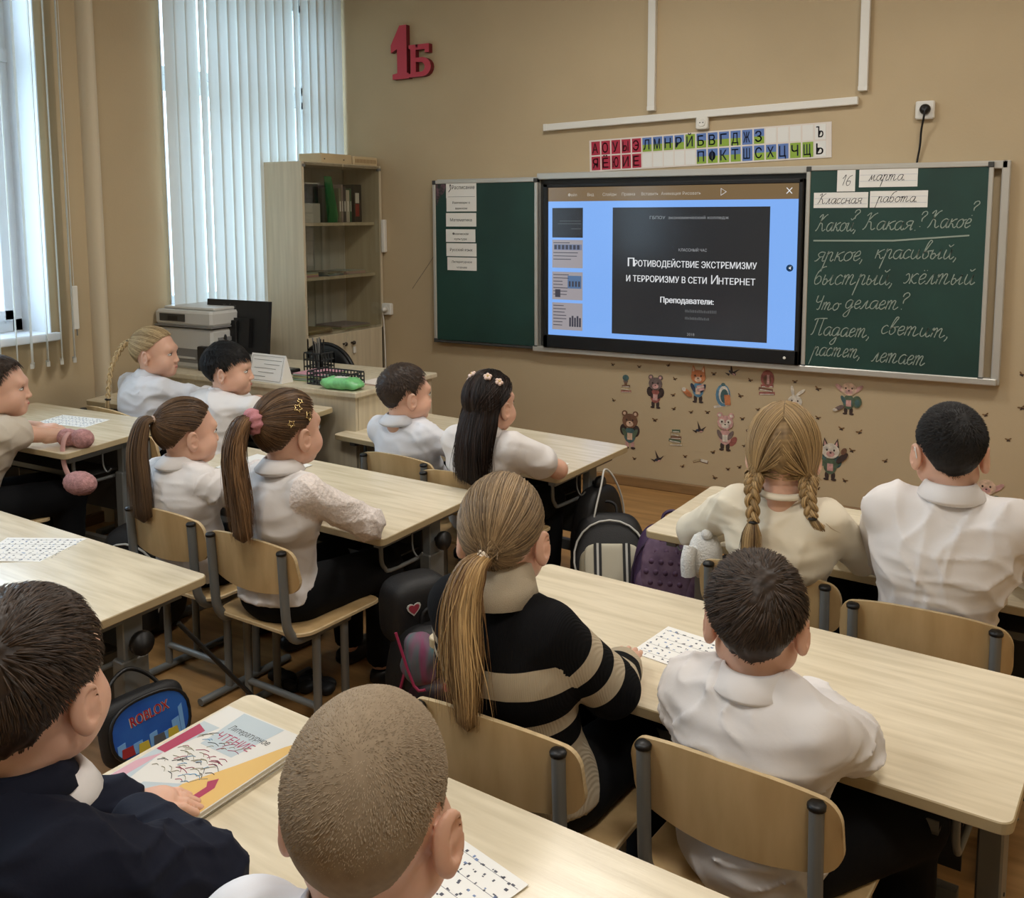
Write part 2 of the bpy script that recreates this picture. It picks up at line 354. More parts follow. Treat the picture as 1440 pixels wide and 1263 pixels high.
# ceiling lamps
for i, (x, y) in enumerate(LAMPS):
    lab = ['square white ceiling lamp above the blackboard aisle, its corner at the top edge', 'square white ceiling lamp over the front right desks', 'square white ceiling lamp over the middle desks', 'square white ceiling lamp above the nearest desks'][i]
    r = empty('ceiling_lamp', (x, y, ZC), lab, 'lamp', 'ceiling lamps in two rows')
    MB().box((-.30, -.30, -.05), (.30, .30, 0), M_WHITE, bev=.01).build('housing', r)
    MB().box((-.28, -.28, -.056), (.28, .28, -.0505), mat('lamp_diffuser', (235, 235, 230), .5, emit=(255, 246, 232), es=1.2)).build('diffuser', r)
    a = area('lamp_light', (0, 0, -.075), (0, 0, 0), .5, .5, CEIL_W, (1, .96, .90)); a.parent = r
# ------------------------------------------------------------------ stroke script (cursive Cyrillic), units: x-height = 1
def G(*s): return s
GL = {
'а': (1.05, [[(.85,.85),(.5,1),(.15,.75),(.08,.3),(.3,0),(.6,.15),(.85,.9)],[(.85,.95),(.78,.2),(.92,0),(1.1,.2)]]),
'о': (1.0, [[(.5,1),(.15,.75),(.08,.3),(.35,0),(.7,.2),(.8,.65),(.5,1)],[(.5,1),(.8,.85),(1.05,.95)]]),
'к': (.95, [[(.2,1),(.12,0)],[(.85,1),(.5,.85),(.18,.5),(.45,.45),(.6,.1),(.8,0),(.95,.2)]]),
'й': (1.15, [[(.12,1),(.08,.3),(.3,0),(.6,.3),(.72,1)],[(.72,1),(.68,.2),(.85,0),(1.1,.25)],[(.25,1.5),(.45,1.3),(.7,1.55)]]),
'и': (1.15, [[(.12,1),(.08,.3),(.3,0),(.6,.3),(.72,1)],[(.72,1),(.68,.2),(.85,0),(1.1,.25)]]),
'я': (1.0, [[(.0,.05),(.2,.1),(.5,.5)],[(.85,1),(.45,1),(.2,.78),(.4,.5),(.8,.55)],[(.85,1),(.75,.2),(.85,0),(1.0,.15)]]),
'р': (1.0, [[(.15,.8),(.2,1),(.0,-1.1)],[(.15,.6),(.4,1),(.65,.9),(.6,.2),(.75,0),(.95,.2)]]),
'е': (.8, [[(.1,.45),(.55,.6),(.6,.9),(.35,1),(.1,.6),(.15,.15),(.4,0),(.75,.3)]]),
'ё': (.8, [[(.1,.45),(.55,.6),(.6,.9),(.35,1),(.1,.6),(.15,.15),(.4,0),(.75,.3)],[(.3,1.3),(.32,1.36)],[(.6,1.3),(.62,1.36)]]),
'с': (.8, [[(.65,.85),(.4,1),(.12,.7),(.1,.25),(.35,0),(.75,.25)]]),
'в': (.9, [[(.08,.5),(.5,1.6),(.6,1.9),(.4,1.95),(.2,1.3),(.12,.3),(.35,0),(.65,.3),(.55,.75),(.3,.8),(.9,.9)]]),
'ы': (1.3, [[(.12,1),(.08,.2),(.3,0),(.5,.3),(.35,.6),(.12,.5)],[(.5,.3),(.75,.5),(.9,1)],[(.9,1),(.85,.2),(1.0,0),(1.25,.2)]]),
'б': (.95, [[(.9,1.9),(.5,1.75),(.15,1.1),(.1,.3),(.35,0),(.7,.3),(.65,.8),(.35,.9),(.15,.6)]]),
'т': (1.5, [[(.05,.8),(.15,1),(.08,0)],[(.1,.5),(.35,1),(.5,.9),(.45,0)],[(.5,.5),(.75,1),(.95,.9),(.88,.2),(1.05,0),(1.4,.3)]]),
'ж': (1.5, [[(.05,.85),(.3,1),(.5,.5),(.3,.05),(.05,.1)],[(.72,1),(.68,0)],[(1.35,.9),(1.1,1),(.75,.5),(1.1,.05),(1.4,.15)]]),
'л': (1.0, [[(0,.05),(.2,.05),(.45,.7),(.6,1)],[(.6,1),(.6,.2),(.75,0),(1.0,.25)]]),
'м': (1.3, [[(0,.05),(.15,.05),(.35,.7),(.4,1),(.5,.15),(.85,1),(.85,.2),(1.0,0),(1.25,.25)]]),
'н': (1.1, [[(.15,1),(.08,0)],[(.1,.5),(.75,.55)],[(.8,1),(.75,.2),(.9,0),(1.1,.2)]]),
'д': (1.05, [[(.8,.85),(.45,1),(.12,.7),(.1,.2),(.35,0),(.65,.3),(.8,.95),(.65,-.7),(.35,-1.0),(.15,-.7),(1.0,.25)]]),
'ш': (1.6, [[(.1,1),(.08,.2),(.25,0),(.5,.3),(.55,1),(.52,.2),(.7,0),(.95,.3),(1.0,1),(.98,.2),(1.15,0),(1.5,.25)]]),
'К': (1.5, [[(.05,1.6),(.3,1.9),(.45,1.8),(.25,.4),(.0,0)],[(1.15,1.95),(.8,1.7),(.35,1.0),(.7,.85),(.9,.15),(1.1,0),(1.35,.2)]]),
'Ч': (1.2, [[(.1,1.6),(.2,1.9),(.15,1.2),(.4,.95),(.9,1.25)],[(.95,1.9),(.85,.3),(.7,0),(.5,.1)]]),
'П': (1.6, [[(.0,1.7),(.3,1.9),(1.5,1.95)],[(.4,1.9),(.3,.3),(.1,0)],[(1.1,1.9),(1.05,.2),(1.2,0),(1.45,.2)]]),
',': (.5, [[(.15,.15),(.2,0),(.05,-.35)]]), '.': (.5, [[(.1,.05),(.15,.0),(.1,.0)]]), ' ': (.9, []),
'?': (.9, [[(.1,1.5),(.2,1.85),(.55,1.95),(.75,1.6),(.35,1.1),(.35,.7)],[(.33,.1),(.36,.0)]]),
'1': (.7, [[(.0,1.2),(.4,1.9),(.3,0)]]), '6': (1.0, [[(.8,1.8),(.35,1.5),(.1,.6),(.3,0),(.7,.2),(.65,.8),(.2,.7)]]),
}
def script(line, x0, z0, width, rise, h, m, name, parent, yf=0, th=.0022, slant=.28, jit=.02, wd=None):
    """handwriting as thin raised strokes on a wall plane"""
    rr = random.Random(line); segs = []; x = 0
    for ch in line:
        adv, st = GL[ch]
        for s in st: segs.append([(x+px+rr.uniform(-jit, jit), pz+rr.uniform(-jit, jit)) for px, pz in s])
        x += adv*.98
    sx = width/x; mb = MB()
    for s in segs:
        P = [Vector(((px+pz*slant*h/sx*.0)*sx+pz*h*slant, pz*h, 0)) for px, pz in s]
        P = catmull(P, 4) if len(P) > 2 else P
        V = []; n = len(P)
        for i, p in enumerate(P):
            t = (P[min(n-1, i+1)]-P[max(0, i-1)]); t = t.normalized() if t.length > 0 else Vector((1, 0, 0)); nn = Vector((-t.y, t.x, 0))*th*rr.uniform(.7, 1.2)
            for sg in (-1, 1):
                q = p+nn*sg; V.append((x0+q.x, yf, z0+rise*(q.x/width)+q.y))
        for i in range(n-1): mb.add([V[2*i], V[2*i+1], V[2*i+3], V[2*i+2]], [(0, 2, 3, 1) if False else (0, 3, 2, 1)], m)
    for i in range(0, 0): pass
    return mb.build(name, parent)
# ------------------------------------------------------------------ blackboard with leaves
bb = empty('blackboard', (1.5, -.01, .70), 'long wall-mounted green blackboard with side leaves and pale metal frame', 'blackboard')
def bput(mb, name, **k):
    o = mb.build(name, bb, **k); o.location = (-1.5, .01, -.70); return o
f = MB(); zt, zb = 1.705, .712
f.box((.68, -.045, zt-.035), (3.01, -.005, zt), M_ALU, bev=.004); f.box((.66, -.06, zb), (3.01, -.005, zb+.03), M_ALU, bev=.004)
f.box((2.985, -.045, zb), (3.02, -.005, zt), M_ALU, bev=.004); f.box((.0, -.02, zb+.02), (.69, -.004, zt-.02), M_ALU)
bput(f, 'frame')
bput(MB().box((.69, -.012, zb+.02), (2.2, -.005, zt-.02), M_DGREY), 'back_panel')
def leaf(x0, x1, z0, z1, yf, lift):
    q = MB(); q.box((x0+.018, yf, z0+.018), (x1-.018, yf+.018, z1-.018), M_GREEN); o = bput(q, 'leaf_panel')
    e = MB()
    e.box((x0, yf-.006, z0), (x0+.02, yf+.02, z1), M_ALU, bev=.003); e.box((x1-.02, yf-.006, z0), (x1, yf+.02, z1), M_ALU, bev=.003)
    e.box((x0, yf-.006, z1-.02), (x1, yf+.02, z1), M_ALU, bev=.003); e.box((x0, yf-.006, z0), (x1, yf+.02, z0+.014), M_DGREY, bev=.003)
    for (a, c) in ((x0, z0), (x1, z0), (x0, z1), (x1, z1)): e.box((a-.012+(.012 if a == x0 else -.012), yf-.009, c-.024 if c == z1 else c), (a+.012+(.012 if a == x0 else -.012), yf+.02, c if c == z1 else c+.024), M_DGREY, bev=.002)
    bput(e, 'leaf_frame'); return o
leaf(-.012, .690, .722, 1.678, -.05, 0)
leaf(2.150, 2.955, .722, 1.700, -.05, 0)
# chalk writing
YF = -.0525
def chalk(t, x, z, w, rise, h): 
    o = script(t, x, z, w, rise, h, M_CHALK, 'chalk_writing', bb, YF); o.location = (-1.5, .01, -.70)
chalk('Какой,', 2.20, 1.395, .19, .0, .040); chalk('?', 2.362, 1.43, .03, 0, .033)
chalk('Какая', 2.415, 1.402, .215, .0, .040); chalk('.', 2.64, 1.40, .012, 0, .040); chalk('?', 2.652, 1.415, .03, 0, .036)
chalk('Какое', 2.695, 1.412, .175, .0, .040); chalk('?', 2.865, 1.465, .03, 0, .033)
ln = MB(); ln.add([(2.192, YF, 1.345), (2.55, YF, 1.348), (2.87, YF, 1.375), (2.87, YF, 1.382), (2.55, YF, 1.356), (2.192, YF, 1.352)], [(0, 1, 4, 5), (1, 2, 3, 4)], M_CHALK); bput(ln, 'chalk_line')
chalk('яркое,', 2.20, 1.248, .23, .01, .044); chalk('красивый,', 2.47, 1.268, .36, .005, .042)
chalk('быстрый,', 2.195, 1.138, .37, .01, .046); chalk('жёлтый', 2.60, 1.155, .30, .005, .046)
chalk('Что', 2.20, 1.018, .12, 0, .036); chalk('делает?', 2.345, 1.03, .275, .005, .040)
chalk('Падает,', 2.19, .895, .28, .0, .042); chalk('светит,', 2.51, .918, .30, -.005, .042)
chalk('растет,', 2.20, .795, .23, .0, .042); chalk('летает', 2.475, .785, .235, -.005, .044)
# papers on the right leaf
def paper(x, z, w, h, y, label, group=None, rot=0, name='paper_sign'):
    r = MB(); r.box((0, -.0008, 0), (w, 0, h), M_PAPER); o = r.build(name, loc=(x, y, z), label=label, cat='sign', group=group); o.rotation_euler = (0, rot, 0); return o
for (x, z, w, h, t, tx, tz, tw, th_, lab) in [
  (2.293, 1.58, .082, .105, '16', .018, .028, .045, .026, 'white card with handwritten number 16 on the right leaf'),
  (2.392, 1.598, .254, .085, 'марта.', .04, .03, .165, .026, 'white lined strip with the month, beside the number card'),
  (2.188, 1.504, .247, .072, 'Классная', .018, .020, .20, .024, 'white lined strip under the number card, at the leaf edge'),
  (2.443, 1.504, .249, .076, 'работа.', .03, .025, .18, .025, 'white lined strip at the right of the lower pair')]:
    o = paper(x, z, w, h, -.0525, lab)
    s = script(t, tx, tz, tw, 0, th_, M_INK, 'handwriting', o, -.0014, .0013, .25, .012)
    if w > .1:
        lm = MB()
        for zz in (tz-.003, tz+th_): lm.box((.004, -.0012, zz), (w-.004, -.0008, zz+.001), mat('ruled_line', (150, 160, 180), .8))
        lm.build('ruled_lines', o)
# timetable on left leaf
for (x, z, w, h, L, lab) in [(.084, 1.575, .208, .085, [('Расписание', .155, .05, .030)], 'topmost white timetable card with a small drawn figure, left leaf'),
  (.086, 1.497, .206, .078, [('Разговоры о', .12, .045, .018), ('важном', .08, .012, .018)], 'second white timetable card from the top, left leaf'),
  (.082, 1.410, .208, .078, [('Математика', .15, .030, .024)], 'third white timetable card from the top, single word, left leaf'),
  (.080, 1.320, .203, .074, [('Физическая', .11, .042, .018), ('культура', .085, .012, .018)], 'fourth white timetable card from the top, two words, left leaf'),
  (.082, 1.237, .208, .076, [('Русский язык', .155, .030, .024)], 'fifth white timetable card from the top, left leaf'),
  (.088, 1.155, .202, .076, [('Литературное', .14, .044, .018), ('чтение', .07, .012, .018)], 'lowest white timetable card on the left leaf')]:
    o = paper(x, z, w, h, -.0525, lab)
    for t, tw, tz, ts in L: text_mesh(t, ts, M_INK, 'lettering', o, frontX((w-tw)/2+(.015 if t == 'Расписание' else 0), tz, -.0012), width=tw)
    if L[0][0] == 'Расписание':
        q = MB(); q.tube([(.028, -.0016, .07), (.032, -.0016, .05), (.018, -.0016, .035)], .0022, M_INK, n=4); q.ball((.03, -.0016, .073), (.005, .0006, .006), M_INK, 8); q.box((.012, -.0014, .006), (w-.01, -.0009, .0075), M_INK); q.build('figure_print', o)
q = MB(); q.prism([(0, 0), (.075, 0), (.055, -.05), (.022, -.08), (.006, -.12), (0, -.12)], .001, mat('floral_paper', (112, 84, 92), .8, col2=(40, 50, 48), vscale=45), frontX(.012, 1.655, -.0515)); q.build('corner_decoration', label='small dark floral paper decoration in the corner of the left leaf', cat='decoration')
# ------------------------------------------------------------------ interactive screen
tv = empty('interactive_screen', (1.45, -.05, .735), 'large black framed interactive screen showing a presentation, on the middle blackboard', 'screen')
def tput(mb, name, **k):
    o = mb.build(name, tv, **k); o.location = (-1.45, .05, -.735); return o
x0, x1, z0, z1 = .735, 2.143, .742, 1.645
q = MB(); q.box((x0, -.075, z0), (x1, -.014, z0+.072), M_BLK, bev=.004); q.box((x0, -.075, z1-.022), (x1, -.014, z1), M_BLK, bev=.004)
q.box((x0, -.075, z0), (x0+.03, -.014, z1), M_BLK, bev=.004); q.box((x1-.022, -.075, z0), (x1, -.014, z1), M_BLK, bev=.004); tput(q, 'bezel')
q = MB(); q.box((x0+.02, -.045, z0+.03), (x1-.02, -.016, z1-.01), M_BLK); tput(q, 'casing')
def em(name, c, s=.82): return mat('screen_'+name, (8, 8, 8), .16, emit=c, es=s, spec=.55)
sx0, sx1, sz0, sz1 = .765, 2.121, .812, 1.624
tput(MB().box((sx0, -.066, sz0), (sx1, -.046, sz1), em('blue', (128, 176, 246))), 'screen_panel')
tput(MB().box((sx0, -.0668, 1.548), (sx1, -.066, sz1), em('brown', (128, 104, 72), .7)), 'menu_bar')
tput(MB().box((1.150, -.0668, .842), (1.985, -.066, 1.513), em('dark', (48, 50, 54), .55)), 'slide')
def stext(t, x, z, s, w=None, c=(225, 226, 228), al='LEFT', st=.8, bold=0):
    o = text_mesh(t, s, em('t%d' % sum(c), c, st), 'screen_text', tv, frontX(x, z, -.0675), width=w, ext=.0003, align=al, bold=bold); o.location = (-1.45, .05, -.735)
stext('П', 1.235, 1.205, .062, None, bold=.0012); stext('РОТИВОДЕЙСТВИЕ ЭКСТРЕМИЗМУ', 1.276, 1.205, .046, .650, bold=.0006)
stext('И ТЕРРОРИЗМУ В СЕТИ', 1.232, 1.125, .046, .44, bold=.0006); stext('И', 1.690, 1.125, .062); stext('НТЕРНЕТ', 1.735, 1.125, .046, .185, bold=.0006)
stext('Преподаватели:', 1.425, 1.020, .042, .285, bold=.0012); stext('КЛАССНЫЙ ЧАС', 1.520, 1.288, .020, .15, (160, 162, 164)); stext('2018', 1.572, .855, .020, .04, (140, 140, 142))
stext('ГБПОУ  экономический колледж', 1.36, 1.452, .022, .42, (150, 152, 154))
q = MB()
for (a, z, w_) in ((1.56, .975, .16), (1.56, .938, .13)):
    xx = a; rr = random.Random(3)
    while xx < a+w_: ww = rr.uniform(.006, .012); q.box((xx, -.0674, z), (xx+ww*.75, -.0668, z+rr.uniform(.010, .016)), em('faint', (92, 94, 96), .6)); xx += ww
tput(q, 'faint_caption')
for t, x in (('Файл', .885), ('Вид', 1.0), ('Слайды', 1.09), ('Правка', 1.20), ('Вставить', 1.31), ('Анимация', 1.42), ('Рисовать', 1.535)): stext(t, x, 1.575, .022, None, (186, 178, 164))
q = MB(); q.tube([(1.737, -.0675, 1.57), (1.737, -.0675, 1.604), (1.764, -.0675, 1.587)], .002, em('icon', (230, 230, 230)), n=4, closed=True)
for s_ in (1, -1): q.tube([(2.062, -.0675, 1.588-s_*.014), (2.088, -.0675, 1.588+s_*.014)], .002, em('icon', (230, 230, 230)), n=4)
tput(q, 'menu_icons')
for i, (a, b_) in enumerate(((1.352, 1.513), (1.187, 1.340), (1.012, 1.165), (.845, .995))):
    q = MB(); q.box((.790, -.0668, a), (.975, -.066, b_), em('dark', (48, 50, 54)) if i == 0 else em('pale', (158, 152, 156), .8))
    rr = random.Random(i); dk = em('ink', (70, 70, 84), .6)
    if i:
        for j in range(6 if i == 1 else 7):
            zz = b_-.018-j*.018
            if i == 1 and j in (1, 2): continue
            if zz > a+.01: q.box((.797, -.0672, zz), (.797+rr.uniform(.09, .16)*(1 if i == 1 else .6), -.0668, zz+.004), dk)
    if i == 1:
        q.box((.800, -.0671, 1.285), (.970, -.0668, 1.315), em('pale2', (120, 130, 160), .7))
        for j in range(7): q.box((.803+j*.023, -.0674, 1.288), (.818+j*.023, -.0671, 1.312), dk)
    if i == 2:
        q.box((.885, -.0671, 1.075), (.968, -.0668, 1.145), em('photo', (90, 120, 160), .7)); q.box((.808, -.0671, 1.025), (.840, -.0668, 1.068), dk)
        for j in range(4): q.box((.892+j*.019, -.0674, 1.085), (.903+j*.019, -.0671, 1.115), dk)
    if i == 3:
        for j in range(5): q.box((.895+j*.015, -.0672, .865), (.906+j*.015, -.0668, .915+.01*(j % 2)), dk)
    if i == 0:
        for zz, ww in ((1.44, .12), (1.425, .13), (1.398, .05)): q.box((.965-ww-.01, -.0671, zz), (.965, -.0668, zz+.004), em('faint', (92, 94, 96), .6))
    tput(q, 'slide_thumbnail')
q = MB(); q.lathe([(.017, 0), (.017, .001)], em('round', (20, 60, 96), .6), n=20, X=frontX(2.087, 1.215, -.066)); q.prism([(-.006, 0), (.005, .007), (.005, -.007)], .0014, em('icon', (230, 230, 230)), frontX(2.087, 1.215, -.0662)); tput(q, 'page_button')
tput(MB().lathe([(.0075, 0), (.007, .001), (.0, .0012)], M_WHITE, n=14, X=frontX(2.075, .775, -.075)), 'power_button')
# ------------------------------------------------------------------ conduits, sockets, cables
def conduit(name, label, a, b_, w_=.040, d=.030):
    a, b_ = Vector(a), Vector(b_); L = (b_-a).length; r = MB(); r.box((0, -d, -w_/2), (L, 0, w_/2), M_WHITE, bev=.003); r.box((-.003, -d-.001, -w_/2-.001), (.02, .0, w_/2+.001), M_WHITE, bev=.002)
    o = r.build(name, loc=tuple(a), label=label, cat='cable trunking'); o.rotation_euler = (0, -math.atan2(b_.z-a.z, b_.x-a.x), 0)
conduit('cable_trunking', 'long horizontal white cable trunking above the alphabet strip', (.716, -.001, 1.952), (2.369, -.001, 2.000), .036)
conduit('cable_trunking', 'left vertical white cable trunking running down from the ceiling', (1.342, -.001, 2.012), (1.342, -.001, ZC))
conduit('cable_trunking', 'right vertical white cable trunking running down from the ceiling', (2.388, -.001, 2.045), (2.388, -.001, ZC))
def socket(x, z, label, s=.04, plug=False):
    r = empty('wall_socket', (x, -.001, z), label, 'socket'); MB().box((-s, -.030, -s), (s, 0, s), M_WHITE, bev=.006).build('housing', r)
    MB().lathe([(.021, 0), (.019, .004), (.015, .002)], M_WHITE, n=18, X=frontX(0, 0, -.030)).build('socket_insert', r)
    m = MB()
    for dx in (-.008, .008): m.lathe([(.0028, 0), (.0028, .0035)], M_INK, n=8, X=frontX(dx, 0, -.031))
    m.build('socket_holes', r); return r
socket(1.617, 1.935, 'small white wall socket on the horizontal trunking above the alphabet strip', .032)
socket(2.66, 1.940, 'white wall socket with black plug above the right leaf')
c = MB(); c.lathe([(.024, 0), (.022, .018), (.012, .03), (.0, .031)], M_BLK, n=14, X=frontX(2.662, 1.942, -.034)); c.tube([(2.664, -.06, 1.94), (2.662, -.062, 1.91), (2.650, -.035, 1.85), (2.645, -.02, 1.78), (2.636, -.012, 1.72), (2.634, -.012, 1.69)], .0045, M_BLK, sub=4)
c.build('plug_and_cord', label='black plug with cord hanging down behind the right leaf', cat='cable')
socket(-.385, .900, 'white wall socket low beside the cabinet', .036)
MB().box((-.013, -.03, -.10), (.013, 0, .10), M_WHITE, bev=.004).build('cable_bracket', loc=(-.402, -.001, 1.35), label='small white vertical strip beside the cabinet edge', cat='bracket')
c = MB(); c.tube([(-.385, -.035, .90), (-.40, -.05, .885), (-.405, -.03, .82), (-.405, -.02, .60), (-.405, -.02, .40), (-.40, -.025, .02)], .004, M_WHITE, sub=4); c.lathe([(.016, 0), (.014, .03), (0, .031)], M_WHITE, n=10, X=frontX(-.385, .9, -.033)); c.build('power_cord', label='white cord plugged into the socket beside the cabinet', cat='cable')
c = MB(); c.tube([(-.02, -.003, 1.26), (-.10, -.002, 1.16), (-.19, -.002, 1.05), (-.205, -.002, 1.03)], .0012, M_DGREY, n=4, sub=4); c.build('thin_wire', label='thin dark wire on the wall left of the blackboard', cat='wire')
# ------------------------------------------------------------------ alphabet strip
al = empty('alphabet_strip', (.986, -.002, 1.705), 'long alphabet poster strip with red, blue and green letter cells above the screen', 'poster'); al.rotation_euler = (0, -.030, 0)
AW, AH = 1.268, .168
MB().box((0, -.002, 0), (AW, 0, AH), mat('strip_paper', (222, 214, 206), .6)).build('backing', al)
row1 = list('АОУЫЭЛМНРЙБВГДЖЗ')+['']*4+['Ъ']; row2 = list('ЯЁЮИЕ')+['']*5+list('ПФКТШСХЦЧЩ')+['Ь']
cR = mat('cell_red', (176, 40, 66), .55); cB = mat('cell_blue', (92, 124, 188), .55); cG = mat('cell_green', (140, 172, 58), .55); cW = mat('cell_white', (226, 226, 222), .55)
cw = (AW-.03)/21
for r_, row in enumerate((row1, row2)):
    for i, ch in enumerate(row):
        ax = .012+i*cw; az = AH/2+.004 if r_ == 0 else .008; ww = cw*.86; hh = AH/2-.012; m = MB()
        if ch == '' or ch in 'ЪЬ': m.box((ax, -.003, az), (ax+ww, -.002, az+hh), cW)
        elif i < 5: m.box((ax, -.003, az), (ax+ww, -.002, az+hh), cR)
        elif ch in 'ЙЧЩ': m.box((ax, -.003, az), (ax+ww, -.002, az+hh), cG)
        elif ch in 'ЖШЦ': m.box((ax, -.003, az), (ax+ww, -.002, az+hh), cB)
        else: 
            hb = .5
            m.box((ax, -.003, az), (ax+ww, -.002, az+hh*hb), cG); m.box((ax, -.003, az+hh*hb), (ax+ww, -.002, az+hh), cB)
        o = m.build('letter_cell', al)
        if ch: text_mesh(ch, .072, mat('letter_red', (74, 14, 26), .6) if i < 5 else mat('letter_blue', (24, 34, 70), .6) if ch not in 'ЪЬ' else M_INK, 'letter', o, frontX(ax+.006, az+.010, -.0034), width=ww-.018, bold=.0007)
# 1Б letters
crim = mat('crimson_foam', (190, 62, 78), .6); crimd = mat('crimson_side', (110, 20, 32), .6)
ob = empty('class_number', (-.18, -.002, 2.28), 'red foam class number 1Б mounted high on the front wall', 'wall letters')
one = [(.02, .0), (.14, .0), (.14, .03), (.125, .035), (.125, .31), (.075, .31), (.01, .20), (.01, .155), (.055, .175), (.055, .035), (.02, .03)]
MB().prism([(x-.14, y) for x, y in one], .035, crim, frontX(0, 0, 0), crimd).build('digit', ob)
be = MB(); X = frontX(0, .005, 0)
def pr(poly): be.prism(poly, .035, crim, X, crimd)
pr([(.0, 0), (.065, 0), (.065, .018), (.05, .022), (.05, .16), (.065, .165), (.065, .185), (.0, .185), (.0, .165), (.012, .16), (.012, .022), (.0, .018)])
pr([(.05, .155), (.115, .155), (.115, .135), (.145, .135), (.145, .185), (.05, .185)])
bo = [(.05, 0)]+[(.095+.062*math.cos(a), .055+.055*math.sin(a)) for a in np.linspace(-1.5, 1.5, 9)]+[(.05, .11), (.05, .085)]+[(.085+.028*math.cos(a), .055+.028*math.sin(a)) for a in np.linspace(1.4, -1.4, 7)]+[(.05, .028)]
pr(bo); be.build('letter', ob)
# ------------------------------------------------------------------ desks
def rounded_rect(w, d, r, n=5):
    P = []
    for cx, cy, a0 in ((w/2-r, d/2-r, 0), (-w/2+r, d/2-r, 90), (-w/2+r, -d/2+r, 180), (w/2-r, -d/2+r, 270)):
        for i in range(n+1): a = math.radians(a0+90*i/n); P.append((cx+r*math.cos(a), cy+r*math.sin(a)))
    return P
def make_desk(name, label, x, y, a, H, W=1.18, D=.5, tilt=.042, group='two-seat school desks'):
    r = empty(name, (x, y, 0), label, 'desk', group, a)
    TX = Matrix.Translation((0, 0, H-.022)) @ Matrix.Rotation(tilt, 4, 'X')
    m = MB(); P = rounded_rect(W, D, .022); Pi = rounded_rect(W-.004, D-.004, .020)
    n = len(P); vs = [(x_, y_, 0) for x_, y_ in Pi]+[(x_, y_, .002) for x_, y_ in P]+[(x_, y_, .020) for x_, y_ in P]+[(x_, y_, .022) for x_, y_ in Pi]
    vs = [TX @ Vector(v) for v in vs]
    m.add(vs, [tuple(range(3*n, 4*n))], M_TOP); m.add(vs, [tuple(range(n-1, -1, -1))], M_TOPE)
    m.add(vs, [(k*n+i, k*n+(i+1) % n, (k+1)*n+(i+1) % n, (k+1)*n+i) for k in range(3) for i in range(n)], M_TOPE); m.build('tabletop', r)
    h = H-.028
    for s in (-1, 1):
        xx = s*(W/2-.065)
        t = MB(); t.box((xx-.015, -D/2+.05, -.032), (xx+.015, D/2-.05, -.001), M_GREY, Matrix.Translation((0, 0, H-.022)) @ Matrix.Rotation(tilt, 4, 'X')); t.build('top_rail', r)
        l = MB(); l.box((xx-.022, .02, .02), (xx+.022, .095, h-.12), M_GREY, bev=.004); l.box((xx-.016, .03, h-.14), (xx+.016, .085, h-.005), M_GREY, bev=.003)
        for zz in (.12, .17, .22): l.lathe([(.004, 0), (.004, .002)], M_DGREY, n=6, X=Matrix.Translation((xx+s*.022, .058, zz)) @ Matrix.Rotation(s*math.pi/2, 4, 'Y'))
        l.build('leg', r)
        MB().box((xx-.02, -.20, 0), (xx+.02, .22, .025), M_GREY, bev=.006).build('foot', r)
        MB().lathe([(.008, 0), (.008, .018), (.028, .020), (.031, .03), (.029, .042), (.0, .044)], M_BLK, n=16, X=Matrix.Translation((xx+s*.016, .058, h-.075)) @ Matrix.Rotation(s*math.pi/2, 4, 'Y')).build('height_knob', r)
        MB().tube([(xx-s*.03, -D/2+.10, H-.04), (xx-s*.03, -D/2+.10, H-.12), (xx-s*.03, -D/2+.115, H-.150), (xx-s*.03, -D/2+.14, H-.165), (xx-s*.03, .03, H-.165)], .007, M_GREY, sub=3).build('shelf_bracket', r)
        MB().tube([(xx+s*.018, -.06, H-.05), (xx+s*.02, -.06, H-.10), (xx+s*.035, -.055, H-.125), (xx+s*.05, -.05, H-.11)], .003, M_GREY, sub=3, n=6).build('bag_hook', r)
    MB().box((-W/2+.12, .075, h-.30), (W/2-.12, .083, h-.01), M_DGREY).build('modesty_panel', r)
    q = MB(); q.box((-W/2+.13, -D/2+.14, H-.155), (W/2-.13, .07, H-.149), M_DGREY); q.box((-W/2+.13, -D/2+.14, H-.155), (W/2-.13, -D/2+.144, H-.13), M_GREY); q.build('book_shelf', r)
    MB().box((-W/2+.12, .04, .16), (W/2-.12, .065, .20), M_GREY).build('crossbar', r)
    return r
M1 = make_desk('school_desk', 'birch school desk at the front of the middle column, nearest the screen', 1.165, -1.478, -.13, .551)
M2 = make_desk('school_desk', 'birch school desk of the two ponytailed girls, middle column', 1.005, -2.350, -.077, .551)
M3 = make_desk('school_desk', 'birch school desk reflecting blue window light at the left edge, black umbrella against it', .781, -3.331, -.072, .551)
L2 = make_desk('school_desk', 'single birch school desk with pink fluffy pencil case beside the left wall', -.275, -2.418, .0, .640, W=.90, D=.50)
L1 = make_desk('school_desk', 'birch school desk pushed against the teacher desk', -.07, -1.785, .0, .640, D=.37)
R1 = make_desk('school_desk', 'birch school desk at the front of the right column', 2.813, -1.997, -.095, .551)
R2 = make_desk('school_desk', 'long birch school desk in the middle of the right column, with the striped-sweater girl', 2.668, -2.925, -.094, .551)
R3 = make_desk('school_desk', 'nearest birch school desk, with the textbooks on it', 2.492, -3.83, -.098, .551)
